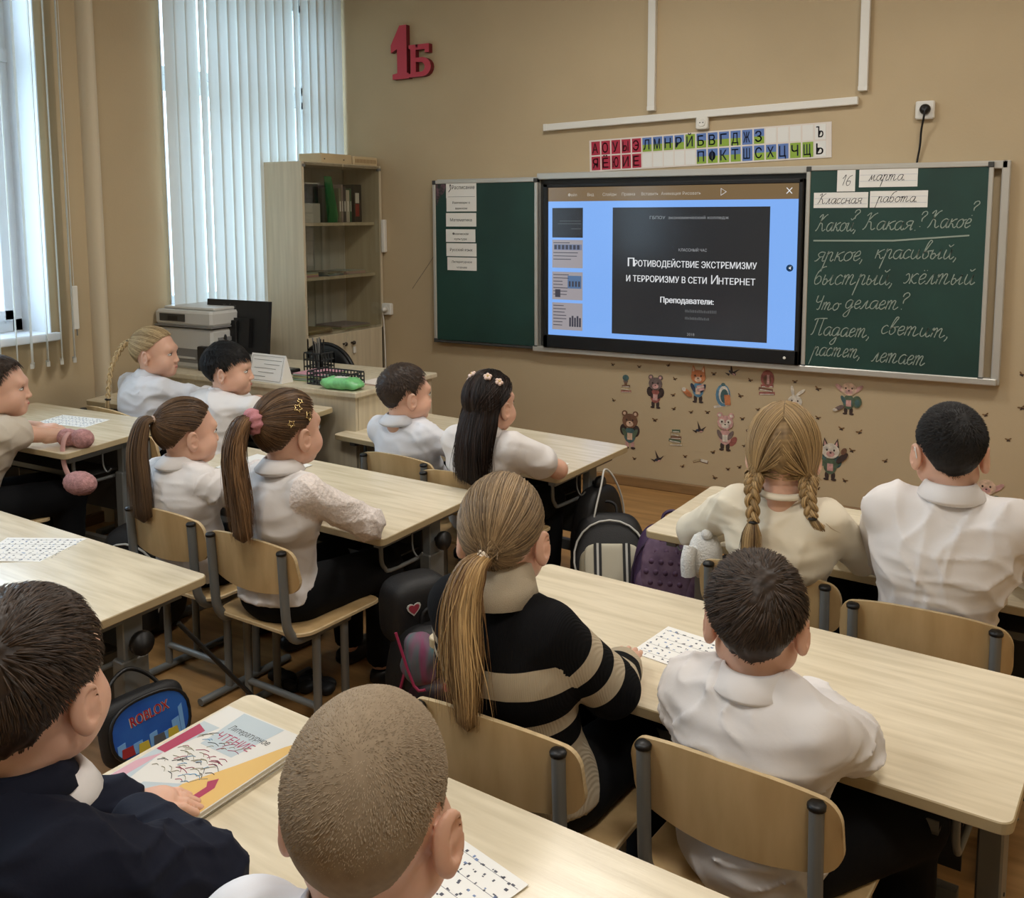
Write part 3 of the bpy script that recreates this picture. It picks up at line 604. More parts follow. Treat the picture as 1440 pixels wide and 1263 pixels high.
# ------------------------------------------------------------------ chairs
def make_chair():
    r = empty('school_chair', (0, 0, 0), 'x', 'chair', 'school chairs with birch seats and grey frames')
    # backrest
    nx, nz = 34, 6; V = []; m = MB()
    for lay in (0, 1):
        for j in range(nz+1):
            for i in range(nx+1):
                u = math.sin(math.pi/2*(-1+2*i/nx)); v = j/nz
                top = .607-.026*abs(u)**2.4; bot = .447+.020*abs(u)**2
                c = max(0, abs(u)-.84)/.16; c = 1-math.sqrt(max(0, 1-c*c)); top -= .034*c; bot += .034*c
                y = -.205+.030*u*u+lay*.010-.012*v
                V.append((u*.182, y, bot+(top-bot)*v))
    def id_(l, j, i): return l*(nz+1)*(nx+1)+j*(nx+1)+i
    F0 = [(id_(0, j, i), id_(0, j, i+1), id_(0, j+1, i+1), id_(0, j+1, i)) for j in range(nz) for i in range(nx)]
    F1 = [(id_(1, j, i), id_(1, j+1, i), id_(1, j+1, i+1), id_(1, j, i+1)) for j in range(nz) for i in range(nx)]
    E = [(id_(0, 0, i), id_(1, 0, i), id_(1, 0, i+1), id_(0, 0, i+1)) for i in range(nx)]+[(id_(0, nz, i), id_(0, nz, i+1), id_(1, nz, i+1), id_(1, nz, i)) for i in range(nx)]
    E += [(id_(0, j, 0), id_(0, j+1, 0), id_(1, j+1, 0), id_(1, j, 0)) for j in range(nz)]+[(id_(0, j, nx), id_(1, j, nx), id_(1, j+1, nx), id_(0, j+1, nx)) for j in range(nz)]
    m.add(V, F0+F1, M_PLY, True); m.add(V, E, M_PLYE); m.build('backrest', r)
    # seat
    P = rounded_rect(.37, .36, .06, 5); n = len(P); m = MB(); V = []
    for z, q in ((-.006, .985), (-.004, 1), (.004, 1), (.006, .985)):
        for x, y in P: V.append((x*q, y*q, .335+z-(max(0, y-.11))**2*2.2))
    g = [(x*.6, y*.6, .335+.003) for x, y in P]; g2 = [(x*.6, y*.6, .335-.009) for x, y in P]
    V += g+g2
    F = [(k*n+i, k*n+(i+1) % n, (k+1)*n+(i+1) % n, (k+1)*n+i) for k in range(3) for i in range(n)]
    m.add(V, F, M_PLYE); m.add(V, [(3*n+i, 3*n+(i+1) % n, 4*n+(i+1) % n, 4*n+i) for i in range(n)]+[tuple(range(4*n, 5*n))], M_PLY, False)
    m.add(V, [(5*n+i, 5*n+(i+1) % n, (i+1) % n, i) for i in range(n)]+[tuple(range(6*n-1, 5*n-1, -1))], M_PLY); m.build('seat', r)
    for s in (-1, 1):
        x = s*.148
        MB().tube([(x, -.207, .582), (x, -.203, .50), (x, -.198, .40), (x, -.190, .355), (x, -.165, .322), (x, -.12, .314), (x, .05, .314)], .0145, M_GREY, n=12, sub=3, flat=(.8, 1)).build('back_post', r)
        MB().lathe([(.0145, 0), (.015, .006), (.012, .010), (0, .0105)], M_BLK, c=(x, -.2072, .579), n=12).build('post_cap', r)
        for y in (-.085, .03):
            MB().tube([(x, y, .315), (x, y, .02)], .0125, M_GREY, n=10).build('leg', r)
        MB().tube([(x, -.20, .014), (x, .17, .014)], .013, M_GREY, n=8, flat=(1.1, .9)).build('foot_runner', r)
    MB().tube([(-.148, -.085, .085), (.148, -.085, .085)], .011, M_GREY, n=10).build('crossbar', r)
    MB().tube([(-.148, -.0, .308), (.148, -.0, .308)], .010, M_GREY, n=8).build('seat_rail', r)
    return r
CH = {}
ch0 = make_chair()
# centre of backrest top at z~.60 is local y -.205 ; chairs listed as (name, back-centre x, y, yaw, scale, label)
CHL = [('R2R', 2.825, -3.375, -.10, 1.0, 'school chair with two grey posts behind the boy in white shirt, near right desk'),
  ('R2L', 2.415, -3.445, -.05, 1.0, 'school chair behind the girl in the striped sweater'),
  ('R1R', 3.02, -2.575, -.02, 1.0, 'school chair behind the black-haired boy at the far right'),
  ('R1L', 2.645, -2.485, -.06, 1.0, 'school chair behind the girl in the cream jumper, white fluffy bag on its corner'),
  ('M2R', 1.315, -2.925, -.07, .98, 'school chair fully in view, of the girl with pink scrunchie'),
  ('M2L', .905, -2.870, -.055, .98, 'school chair behind the girl with straight ponytail'),
  ('M1L', 1.115, -1.975, -.06, .98, 'school chair behind the boy at the front middle desk'),
  ('M1R', 1.465, -2.075, -.03, .98, 'school chair behind the girl with long dark hair'),
  ('L1L', -.300, -2.14, -.13, 1.09, 'school chair beside the left wall, behind the girl with thin blond plait'),
  ('L1R', .02, -2.28, -.2, 1.05, 'school chair behind the black-haired boy near the teacher desk'),
  ('L2', -.20, -3.02, -.10, 1.09, 'dark-edged school chair of the boy at the single desk by the wall'),
  ('M3L', .53, -3.86, 0, .98, 'school chair of the child cut off at the left edge'),
  ('R3L', 2.10, -4.42, -.10, 1.0, 'school chair of the boy in the navy jumper'),
  ('R3R', 2.74, -4.42, -.10, 1.0, 'school chair of the boy with closely cropped hair')]
for i, (k, x, y, a, s, lab) in enumerate(CHL):
    o = ch0 if i == 0 else copy_tree(ch0)
    o['label'] = lab; o.scale = (s, s, s); o.rotation_euler = (0, 0, a)
    o.location = (x-math.sin(a)*.205*s*1, y+math.cos(a)*.205*s, 0); CH[k] = (o.location.x, o.location.y, a, s)
# ------------------------------------------------------------------ tall cabinet beside window
cb = empty('tall_cabinet', (-.59, -.36, 0), 'tall beige cabinet with glass doors above wooden doors, in the corner', 'cabinet')
cx0, cx1, cy0, cy1, CHt = -.735, -.42, -.722, -.012, 1.775; o0 = Vector((-.59, -.36, 0))
def cput(m, name, parent=cb, **k):
    o = m.build(name, parent, **k)
    if parent is cb: o.location = -o0
    return o
t = .018
cput(MB().box((cx0, cy0, 0), (cx1, cy0+t, CHt), M_CAB), 'side_panel'); cput(MB().box((cx0, cy1-t, 0), (cx1, cy1, CHt), M_CAB), 'side_panel')
cput(MB().box((cx0, cy0+t, 0), (cx0+.006, cy1-t, CHt), M_CAB), 'back_panel'); cput(MB().box((cx0, cy0+t, 0.0), (cx1-.02, cy1-t, .07), M_CAB), 'plinth')
cput(MB().box((cx0, cy0+t, CHt-t), (cx1-.004, cy1-t, CHt), M_CAB), 'top_panel')
for z in (.80, 1.125, 1.435): cput(MB().box((cx0+.006, cy0+t, z-.018), (cx1-.045, cy1-t, z), M_CAB), 'shelf')
cput(MB().box((cx0+.006, cy0+t, .06), (cx1-.02, cy1-t, .078), M_CAB), 'shelf')
ymid = (cy0+cy1)/2
for a, b_ in ((cy0+.004, ymid-.002), (ymid+.002, cy1-.004)):
    d = cput(MB().box((cx1-.018, a, .075), (cx1, b_, .79), M_CAB, bev=.002), 'wooden_door')
    yk = b_-.035 if b_ < -.3 else a+.035
    kn = MB().lathe([(.006, 0), (.006, .012), (.013, .02), (.010, .028), (0, .03)], mat('dark_knob', (56, 48, 40), .4, metal=.4), n=12, X=Matrix.Translation((cx1, yk, .725)) @ Matrix.Rotation(math.pi/2, 4, 'Y')); kn.build('knob', d)
    g = cput(MB().box((cx1-.008, a+.004, .805), (cx1-.004, b_, CHt-.004), M_CGLASS), 'glass_door')
    MB().box((cx1-.014, a if a < -.5 else b_-.025, CHt-.03), (cx1+.003, a+.025 if a < -.5 else b_, CHt-.015), M_GREY).build('glass_hinge', g)
for yk, hh in ((ymid-.06, .03), (ymid+.045, .04)):
    MB().box((cx1+.004, yk, .66), (cx1+.012, yk+.022, .66+hh), M_WHITE, bev=.002).tube([(cx1+.010, yk+.011, .70), (cx1+.03, yk+.011, .735)], .001, M_WHITE, n=4).build('key_tag', loc=(0, 0, 0), label='small white key tag hanging on the left cabinet door' if yk < ymid else 'small white key tag hanging on the right cabinet door', cat='key tag')
def thing(m, name, label, cat, loc=None, group=None, rz=0):
    """one-mesh thing; geometry given in world space is re-based to its own centre at its base"""
    if loc is None:
        xs = [v[0] for v in m.v]; yv = [v[1] for v in m.v]; zs = [v[2] for v in m.v]
        loc = ((min(xs)+max(xs))/2, (min(yv)+max(yv))/2, min(zs)); m.v = [(v[0]-loc[0], v[1]-loc[1], v[2]-loc[2]) for v in m.v]
    return m.build(name, loc=loc, label=label, cat=cat, group=group, rz=rz)
def bx(lo, hi, m, name, label, cat, bev=0, group=None, rz=0): return thing(MB().box(lo, hi, m, bev=bev), name, label, cat, group=group, rz=rz)
# cabinet contents: top shelf z 1.435
bx((-.70, -.69, 1.435), (-.50, -.665, 1.55), M_PAPER, 'paper_box', 'small white box at the left end of the top cabinet shelf', 'box', .002)
bx((-.70, -.66, 1.435), (-.48, -.505, 1.545), mat('pale_box', (188, 186, 176), .6), 'storage_box', 'larger white box on the top cabinet shelf under the clear tub', 'box', .003)
m = MB(); cl = glass_mat('clear_plastic', (214, 210, 220), .1, .2); m.box((-.64, -.60, 1.548), (-.50, -.50, 1.552), cl); m.box((-.64, -.60, 1.55), (-.637, -.50, 1.655), cl); m.box((-.503, -.60, 1.55), (-.50, -.50, 1.655), cl); m.box((-.64, -.60, 1.55), (-.50, -.597, 1.655), cl); m.box((-.64, -.503, 1.55), (-.50, -.50, 1.655), cl)
m.box((-.645, -.605, 1.655), (-.495, -.495, 1.662), M_WHITE, bev=.002); thing(m, 'plastic_tub', 'clear plastic tub on the larger white box in the cabinet', 'tub')
m = MB(); pk = mat('pink_craft', (168, 118, 150), .7, var=.2, vscale=60)
for i in range(7): m.ball((-.58+R_.uniform(-.03, .03), -.625+R_.uniform(-.04, .03), 1.57+i*.014), (.03, .03, .022), pk, 10)
m.v = [(x, y, max(z, 1.5465)) for x, y, z in m.v]; thing(m, 'craft_bundle', 'pink crumpled craft bundle beside the clear tub in the cabinet', 'craft')
gf = mat('green_folder', (26, 120, 66), .5)
m = MB(); m.add([(-.45, -.50, 1.70), (-.45, -.44, 1.70), (-.47, -.36, 1.475), (-.48, -.36, 1.437), (-.48, -.44, 1.437), (-.455, -.455, 1.50)], [(0, 1, 2, 3, 4, 5)], gf); m.add([(-.455, -.50, 1.70), (-.455, -.44, 1.70), (-.475, -.36, 1.475), (-.485, -.36, 1.437), (-.485, -.44, 1.437), (-.46, -.455, 1.50)], [(5, 4, 3, 2, 1, 0)], gf)
m.add([(-.45, -.50, 1.70), (-.455, -.50, 1.70), (-.45, -.44, 1.70), (-.455, -.44, 1.70)], [(0, 1, 3, 2)], gf); thing(m, 'green_folder', 'leaning green folder on the top cabinet shelf', 'folder')
yy = -.345
for w_, h_, c, lab in ((.020, .20, (120, 118, 96), 'olive folder spine beside the green folder'), (.016, .22, (150, 132, 128), 'thin pinkish grey folder on the top shelf'), (.022, .21, (70, 60, 62), 'dark grey folder with slim spine on the top shelf'), (.03, .19, (196, 190, 176), 'cream coloured folder on the top shelf'), (.014, .20, (40, 92, 60), 'thin dark green folder spine on the top shelf')):
    m = MB(); m.box((-.70, yy, 1.436), (-.475, yy+w_, 1.436+h_), mat('folder_%d' % c[0], c, .55), bev=.002); m.box((-.475, yy+w_*.25, 1.50), (-.4745, yy+w_*.75, 1.56), M_PAPER); thing(m, 'folder', lab, 'folder'); yy += w_+.003
m = MB(); m.box((-.70, -.205, 1.436), (-.475, -.135, 1.436+.225), M_BLK, bev=.002); m.box((-.475, -.195, 1.55), (-.4745, -.16, 1.61), M_PAPER); m.box((-.475, -.195, 1.47), (-.4745, -.16, 1.545), mat('red_label', (150, 24, 30), .6)); thing(m, 'ring_binder', 'black ring binder with white and red spine label on the top shelf', 'binder')
def papers(x, y, z, n, w, d, lab, seed, cat='papers', name='paper_stack', tone=(206, 200, 186)):
    rr = random.Random(seed); m = MB(); h = 0
    for i in range(n):
        tt = rr.uniform(.002, .006); a = rr.uniform(-.12, .12); c = [int(v*rr.uniform(.75, 1.05)) for v in tone]; c = [min(235, v) for v in c]
        m.box((-w/2, -d/2, h), (w/2, d/2, h+tt), mat('paper_%d_%d_%d' % tuple(v//12 for v in c), c, .7), Matrix.Rotation(a, 4, 'Z')); h += tt+.0002
    return m.build(name, loc=(x, y, z), label=lab, cat=cat)
papers(-.58, -.60, 1.1255, 7, .19, .14, 'left stack of papers on the middle cabinet shelf', 1)
papers(-.57, -.40, 1.1255, 5, .20, .15, 'middle stack of thin brochures on the middle cabinet shelf', 2, tone=(168, 170, 150))
papers(-.57, -.20, 1.1255, 6, .20, .16, 'right stack of papers on the middle cabinet shelf', 3)
papers(-.57, -.56, .8005, 6, .22, .22, 'left stack of notebooks on the lowest glass cabinet shelf', 4, tone=(176, 160, 130)); papers(-.57, -.22, .8005, 4, .22, .24, 'right stack of notebooks on the lowest glass cabinet shelf', 5, tone=(176, 162, 136))
bx((-.70, -.70, .80), (-.45, -.69, 1.0), M_BLK, 'black_folder', 'thin black folder standing at the left of the lowest glass shelf', 'folder')
# boxes on top of the cabinet
bxm = mat('pale_wood_box', (206, 186, 148), .6, var=.06)
m = MB(); m.box((-.62, -.52, CHt+.001), (-.45, -.25, CHt+.055), bxm, bev=.003); m.box((-.449, -.50, CHt+.02), (-.448, -.49, CHt+.026), M_DGREY); m.box((-.449, -.33, CHt+.02), (-.448, -.32, CHt+.026), M_DGREY); thing(m, 'wooden_box', 'pale flat wooden box on top of the cabinet', 'box')
m = MB(); m.box((-.60, -.245, CHt+.001), (-.44, -.02, CHt+.05), bxm, bev=.003)
for i in range(15): m.box((-.4395, -.23+i*.0135, CHt+.012), (-.4385, -.23+i*.0135+.006, CHt+.035), mat('box_print', (150, 120, 84), .7))
thing(m, 'printed_box', 'pale box with a printed pattern beside the flat box on the cabinet', 'box')
# ------------------------------------------------------------------ teacher desk
td = empty('teacher_desk', (-.02, -1.33, 0), "beige teacher's desk in front of the cabinet", 'desk'); TZ = .72
def tdp(m, n):
    o = m.build(n, td); o.location = (.02, 1.33, 0)
tdp(MB().box((-.72, -1.60, TZ-.024), (.64, -.98, TZ), M_CAB, bev=.004), 'desktop')
tdp(MB().box((-.70, -1.575, .02), (.615, -1.558, TZ-.024), M_CAB), 'front_panel'); tdp(MB().box((.60, -1.557, 0), (.618, -1.0, TZ-.024), M_CAB), 'side_panel'); tdp(MB().box((-.70, -1.557, 0), (-.682, -1.0, TZ-.024), M_CAB), 'side_panel')
dr = MB(); dr.box((.25, -1.54, .06), (.595, -1.02, TZ-.03), M_CAB); tdp(dr, 'drawer_unit')
for i in range(3): tdp(MB().box((.26, -1.019, .08+i*.2), (.59, -1.003, .27+i*.2), M_CAB, bev=.002), 'drawer')
T0 = TZ+.0005
# printer
pr_ = empty('printer', (-.545, -1.27, T0), "white and grey multifunction printer on the teacher's desk by the window", 'printer'); pw = mat('printer_white', (196, 196, 192), .45); pg = mat('printer_grey', (122, 122, 122), .5)
MB().box((-.19, -.20, 0), (.19, .18, .20), pw, bev=.012).box((.192, -.14, .05), (.196, .12, .12), pg).box((.19, -.16, .14), (.20, .14, .16), pg).build('body', pr_)
MB().box((-.20, -.21, .215), (.20, .19, .29), pw, bev=.012).box((-.201, -.212, .208), (.201, .192, .216), pg).build('scanner_unit', pr_)
MB().box((-.16, -.2135, .235), (.02, -.2095, .272), M_DGREY).box((-.10, -.214, .24), (-.03, -.213, .262), M_BLK).build('control_panel', pr_)
MB().box((-.18, -.17, .2905), (.18, .17, .305), pw, bev=.006).build('feeder_lid', pr_)
MB().box((-.13, -.2015, .03), (.13, -.1995, .10), pg).box((-.08, -.207, .05), (.08, -.201, .06), pw).build('paper_drawer', pr_)
# monitor (seen from behind)
mo = empty('monitor', (-.345, -1.30, T0), "black computer monitor seen from behind on the teacher's desk", 'monitor', rz=.02)
X = Matrix.Translation((0, 0, .20)) @ Matrix.Rotation(-.10, 4, 'X') @ Matrix.Scale(.80, 4)
MB().box((-.26, -.018, -.16), (.26, .008, .17), M_BLK, X, bev=0).box((-.255, .008, -.155), (.255, .012, .165), M_DGREY, X).build('casing', mo)
MB().box((-.13, -.045, -.12), (.13, -.018, .06), M_BLK, X).build('back_bulge', mo)
text_mesh('ViewSonic', .035, M_GREY, 'brand_lettering', mo, X @ Matrix.Translation((-.12, -.019, .12)) @ Matrix.Rotation(math.pi/2, 4, 'X'), width=.11)
MB().box((-.03, -.05, .01), (.03, -.02, .24), M_BLK, bev=.004).build('stand_neck', mo)
MB().lathe([(.12, 0), (.12, .008), (.03, .014), (.0, .014)], M_BLK, n=24).build('stand_base', mo)
c = MB()
c.tube([(-.30, -1.44, T0+.16), (-.26, -1.47, T0+.18), (-.22, -1.50, T0+.10), (-.21, -1.51, T0+.005)], .005, M_BLK, sub=4); thing(c, 'cable', 'short black cable behind the printer', 'cable')
c = MB(); c.tube([(-.27, -1.50, T0+.05), (-.20, -1.56, T0+.07), (-.14, -1.615, T0+.02), (-.14, -1.63, T0-.10), (-.11, -1.625, T0-.18)], .007, M_BLK, sub=5); thing(c, 'cable', "black cable looping down over the front of the teacher's desk", 'cable')
c = MB(); c.tube([(-.32, -1.45, T0+.01), (-.26, -1.50, T0+.05), (-.22, -1.52, T0+.02), (-.15, -1.50, T0+.007)], .005, M_BLK, sub=5); thing(c, 'cable', "black cable lying beside the printer on the teacher's desk", 'cable')
bx((-.43, -1.50, T0), (-.38, -1.43, T0+.12), M_BLK, 'speaker', 'small black speaker between the printer and the monitor', 'speaker', .004)
m = MB(); m.box((-.10, -1.48, T0), (.06, -1.30, T0+.022), M_BLK, bev=.004); m.box((-.08, -1.46, T0+.0225), (.04, -1.33, T0+.024), M_GREY); thing(m, 'phone_set', 'flat black device behind the white name card', 'device')
m = MB(); A = .04; m.add([(-.11, 0, 0), (.11, 0, 0), (.11, .035, .125), (-.11, .035, .125), (-.11, .075, 0), (.11, .075, 0)], [(0, 1, 2, 3), (5, 4, 3, 2), (0, 3, 4), (1, 5, 2), (1, 0, 4, 5)], M_PAPER)
nm = thing(m, 'name_card', "white folded name card at the front of the teacher's desk", 'name card', loc=(.095, -1.585, T0)); nm.rotation_euler = (0, 0, -.05)
X = Matrix.Rotation(math.atan2(.125, .035), 4, 'X'); q = MB()
for i, (a, b_) in enumerate(((-.09, .0), (-.05, .05), (-.08, .06), (-.02, .08), (-.09, .09))): q.box((a, .025+i*.019, .0004), (b_, .027+i*.019, .001), mat('faint_ink', (120, 118, 112), .7), X)
q.tube([(-.10, .008, .001), (.10, .008, .001), (.10, .12, .001), (-.10, .12, .001)], .0008, mat('faint_ink', (120, 118, 112), .7), n=4, closed=True); q.v = [tuple(X @ Vector(v)) if i >= 40 else v for i, v in enumerate(q.v)]; q.build('print', nm)
papers(.25, -1.38, T0, 9, .16, .20, "stack of papers behind the name card on the teacher's desk", 9, tone=(190, 188, 172))
def basket(x, y, z, w, d, h, lab, rz=0):
    m = MB(); k = mat('dark_basket', (40, 44, 44), .5)
    m.box((-w/2, -d/2, 0), (w/2, d/2, .004), k)
    for s in (-1, 1):
        for j in range(4): zz = h*j/3; m.box((-w/2, s*d/2-.002, zz), (w/2, s*d/2+.002, zz+.006), k); m.box((s*w/2-.002, -d/2, zz), (s*w/2+.002, d/2, zz+.006), k)
        nn = int(w/.018)
        for j in range(nn+1): m.box((-w/2+j*w/nn-.002, s*d/2-.002, 0), (-w/2+j*w/nn+.002, s*d/2+.002, h), k)
        nn = int(d/.018)
        for j in range(nn+1): m.box((s*w/2-.002, -d/2+j*d/nn-.002, 0), (s*w/2+.002, -d/2+j*d/nn+.002, h), k)
    return m.build('wire_basket', loc=(x, y, z), label=lab, cat='basket', rz=rz)
basket(.42, -1.47, T0, .23, .12, .055, "long dark plastic basket on the teacher's desk", -.03)
basket(.15, -1.27, T0, .10, .10, .10, "tall dark pen basket behind the long basket")
m = MB()
for i in range(9):
    a, b_ = R_.uniform(-.03, .03), R_.uniform(-.03, .03); m.tube([(a*.5, b_*.5, .005), (a, b_, .15+R_.uniform(0, .03))], .0035, M_BLK if i % 2 else M_GREY, n=6)
m.build('pens', loc=(.15, -1.27, T0+.004), label='bunch of dark pens standing in the tall pen basket', cat='pens', kind='stuff')
# green wipes pack
def supq(rx, ry, rz, e1=.5, e2=.5, nu=28, nv=16, f=None):
    V = []; F = []
    sp = lambda a, e: math.copysign(abs(a)**e, a)
    for j in range(nv+1):
        v = -math.pi/2+math.pi*j/nv
        for i in range(nu):
            u = 2*math.pi*i/nu; p = Vector((rx*sp(math.cos(v), e1)*sp(math.cos(u), e2), ry*sp(math.cos(v), e1)*sp(math.sin(u), e2), rz*sp(math.sin(v), e1)))
            if f: p = f(p)
            V.append(p)
    for j in range(nv):
        for i in range(nu): F.append((j*nu+i, j*nu+(i+1) % nu, (j+1)*nu+(i+1) % nu, (j+1)*nu+i))
    return V, F
m = MB(); V, F = supq(.105, .05, .026, .7, .6, f=lambda p: p+Vector((0, 0, .026+.006*math.sin(p.x*90)*math.cos(p.y*70)+(abs(p.x) > .08)*-.006*(p.z > 0)))); m.add(V, F, mat('green_wrapper', (120, 196, 128), .35, var=.25, vscale=30), True)
w_ = m.build('wipes_packet', loc=(.52, -1.545, T0-.001), label="crumpled light green plastic packet at the corner of the teacher's desk", cat='packet', rz=.05)
q = MB(); q.box((-.03, -.02, .048), (.03, .02, .054), M_WHITE, bev=.003); q.build('lid', w_)
papers(.57, -1.32, T0, 2, .13, .20, "loose white sheets at the right end of the teacher's desk", 12, tone=(232, 230, 226))
# office chair
oc = empty('office_chair', (-.30, -.72, 0), "black office chair with round mesh back behind the teacher's desk", 'chair'); oc.scale = (.92, .92, .88)
P = []; m = MB(); n = 28; V = []; F = []
for j in range(9):
    for i in range(n+1):
        u = i/n*math.pi; rr = j/8; V.append((.225*rr*math.cos(u), -.04*(1-rr*rr)+.02, .60+.27*rr*math.sin(u)**.85*(1) if True else 0))
for j in range(8):
    for i in range(n): F.append((j*(n+1)+i, j*(n+1)+i+1, (j+1)*(n+1)+i+1, (j+1)*(n+1)+i))
V2 = [(x, y+.03, z) for x, y, z in V]; k = len(V); F2 = [tuple(k+q for q in reversed(f)) for f in F]; E_ = [(8*(n+1)+i, 8*(n+1)+i+1, k+8*(n+1)+i+1, k+8*(n+1)+i) for i in range(n)]
m.add(V+V2, F+F2+E_, M_BLK, True); m.tube([(.225*math.cos(u), .03, .60+.27*math.sin(u)**.85) for u in np.linspace(0, math.pi, 24)], .014, M_BLK); m.box((-.07, -.04, .765), (.07, -.03, .80), M_GREY, bev=.003); m.build('backrest', oc)
MB().box((-.23, -.42+.1, .42), (.23, .10, .48), M_BLK, bev=.015).build('seat', oc); MB().box((-.03, .04, .42), (.03, .06, .64), M_BLK).build('back_support', oc)
m = MB(); m.tube([(0, -.12, .42), (0, -.12, .10)], .025, M_DGREY)
m.build('gas_column', oc)
for i in range(5): a = i*2*math.pi/5; q = MB(); q.tube([(0, -.12, .10), (.26*math.cos(a), -.12+.26*math.sin(a), .06)], [.02, .014], M_BLK); q.ball((.26*math.cos(a), -.12+.26*math.sin(a), .027), (.026, .026, .027), M_BLK, 10); q.build('base_leg', oc)
# ------------------------------------------------------------------ desk things
def dz(desk, x, y, off=.0008):
    H = {'L': .64}.get(desk, .551); D = {'M1': (1.165, -1.478, -.13), 'M2': (1.005, -2.35, -.077), 'M3': (.781, -3.331, -.072), 'L2': (-.275, -2.418, 0), 'R1': (2.813, -1.997, -.095), 'R2': (2.668, -2.925, -.094), 'R3': (2.492, -3.83, -.098), 'L1': (-.07, -1.785, 0)}[desk]
    if desk[0] == 'L': H = .64
    ly = -math.sin(D[2])*(x-D[0])+math.cos(D[2])*(y-D[1])
    return H+math.tan(.042)*ly+off, D[2]
def card(desk, x, y, w, h, rz, lab, seed):
    z, a = dz(desk, x, y); m = MB(); m.box((-w/2, -h/2, 0), (w/2, h/2, .0012), M_PAPER); o = m.build('letter_card', loc=(x, y, z), label=lab, cat='card'); o.rotation_euler = (.042, 0, a+rz)
    q = MB(); rr = random.Random(seed); dk = mat('card_ink', (84, 86, 96), .7); bl = mat('card_blue', (120, 140, 176), .7)
    nx = int(w/.019); ny = int(h/.017)
    for i in range(nx):
        for j in range(ny):
            ax = -w/2+.008+i*(w-.012)/nx; ay = -h/2+.006+j*(h-.010)/ny
            for k in range(rr.choice((1, 2, 2, 3))):
                bx_, by_ = ax+rr.uniform(0, .007), ay+rr.uniform(0, .006); q.box((bx_, by_, .0012), (bx_+rr.uniform(.0015, .006), by_+rr.uniform(.0015, .005), .0015), dk if rr.random() < .75 else bl)
    for j in range(1, ny, 2): q.box((-w/2+.004, -h/2+j*h/ny, .0012), (w/2-.004, -h/2+j*h/ny+.0006, .0014), dk)
    q.build('print', o, kind='stuff')
card('L2', -.24, -2.33, .26, .13, .12, 'printed letter sheet on the single desk by the wall', 1)
card('M3', .80, -3.22, .24, .17, .55, 'printed letter sheet glaring in window light at the left edge', 2)
card('R1', 2.77, -1.99, .22, .15, .5, 'printed letter sheet between the two pupils at the front right desk', 3)
card('R2', 2.615, -2.925, .22, .15, -.10, 'printed letter sheet left of the boy in white shirt', 4)
card('R3', 2.52, -3.78, .24, .17, -.18, 'printed letter sheet beside the ear of the crop-haired boy', 5)
card('M1', 1.62, -1.66, .10, .08, .0, 'small printed sheet by the arm of the long-haired girl', 6)
m = MB(); m.box((-.15, -.10, 0), (.15, .10, .0015), M_PAPER); z, a = dz('M2', .74, -2.20); o = m.build('white_sheet', loc=(.72, -2.24, z), label='blank white sheet on the desk of the two ponytailed girls', cat='paper'); o.rotation_euler = (.042, 0, a)
# textbooks at nearest desk
z, a = dz('R3', 2.04, -3.75)
books = []
cov = mat('book_cover', (226, 222, 214), .18, coat=.6); pin = mat('book_pink', (214, 168, 178), .18, coat=.6); ora = mat('book_orange', (226, 186, 116), .18, coat=.6); cri = mat('book_crimson', (172, 70, 96), .2, coat=.5); gry = mat('book_grey', (190, 200, 204), .18, coat=.6); blu = mat('book_blue', (120, 168, 204), .2, coat=.5); ol = mat('book_sketch', (166, 158, 132), .3)
for i, (lab) in enumerate(('lower textbook of the pair on the nearest desk, mostly covered', 'upper glossy primary school reading textbook with large red numeral on the nearest desk')):
    m = MB(); hh = .007 if i == 0 else .009; m.box((-.104, -.136, .001), (.104, .136, hh-.001), mat('book_pages', (214, 206, 188), .8)); m.box((-.105, -.138, 0), (.106, .138, .001), cov); m.box((-.105, -.138, hh-.001), (.106, .138, hh), cov); m.box((-.106, -.138, 0), (-.104, .138, hh), cov)
    o = m.build('textbook', loc=(2.045+.004*i, -3.752+(.004 if i else 0), z+i*.0078), label=lab, cat='book'); o.rotation_euler = (.042, 0, -.075+.02*i-.02); books.append(o)
o = books[1]; h = .0092
def flat(poly, mt, nm_, zz=h): 
    q = MB(); q.add([(x, y, zz) for x, y in poly], [tuple(range(len(poly)))], mt); q.build(nm_, o)
flat([(-.103, -.136), (-.103, -.06), (-.082, -.02), (-.082, -.136)][::-1], pin, 'cover_print'); flat([(-.085, -.02), (-.06, -.136), (-.103, -.136), (-.103, .08), (-.06, .08)], gry, 'cover_print', h-.00005)
flat([(-.103, -.02), (-.08, -.02), (-.075, .06), (-.103, .07)][::-1], cri, 'cover_print', h+.0001)
flat([(.02, -.136), (.104, -.136), (.104, .136), (.085, .10), (.055, .02), (.02, -.06)], ora, 'cover_print', h+.0001); flat([(-.04, -.136), (.02, -.136), (.02, -.06), (-.04, -.09)], gry, 'cover_print', h+.00005)
flat([(-.05, .03), (.03, .03), (.045, .135), (-.06, .135)], gry, 'cover_print', h+.00005)
TB = Matrix.Translation((0, 0, h)) @ Matrix.Rotation(0, 4, 'Z')
text_mesh('Литературное', .02, M_DGREY, 'cover_title', o, Matrix.Translation((-.045, .085, h+.0001)), width=.10, ext=.0001); text_mesh('ЧТЕНИЕ', .028, cri, 'cover_title', o, Matrix.Translation((-.045, .055, h+.0001)), width=.085, ext=.0001)
text_mesh('КЛАСС', .014, M_DGREY, 'cover_title', o, Matrix.Translation((-.02, -.118, h+.0001)), width=.035, ext=.0001)
flat([(.040, -.112), (.092, -.112), (.092, -.104), (.074, -.100), (.074, -.04), (.060, -.02), (.050, -.035), (.060, -.045), (.060, -.100), (.040, -.104)], cri, 'cover_numeral', h+.0003)
q = MB(); rr = random.Random(4)
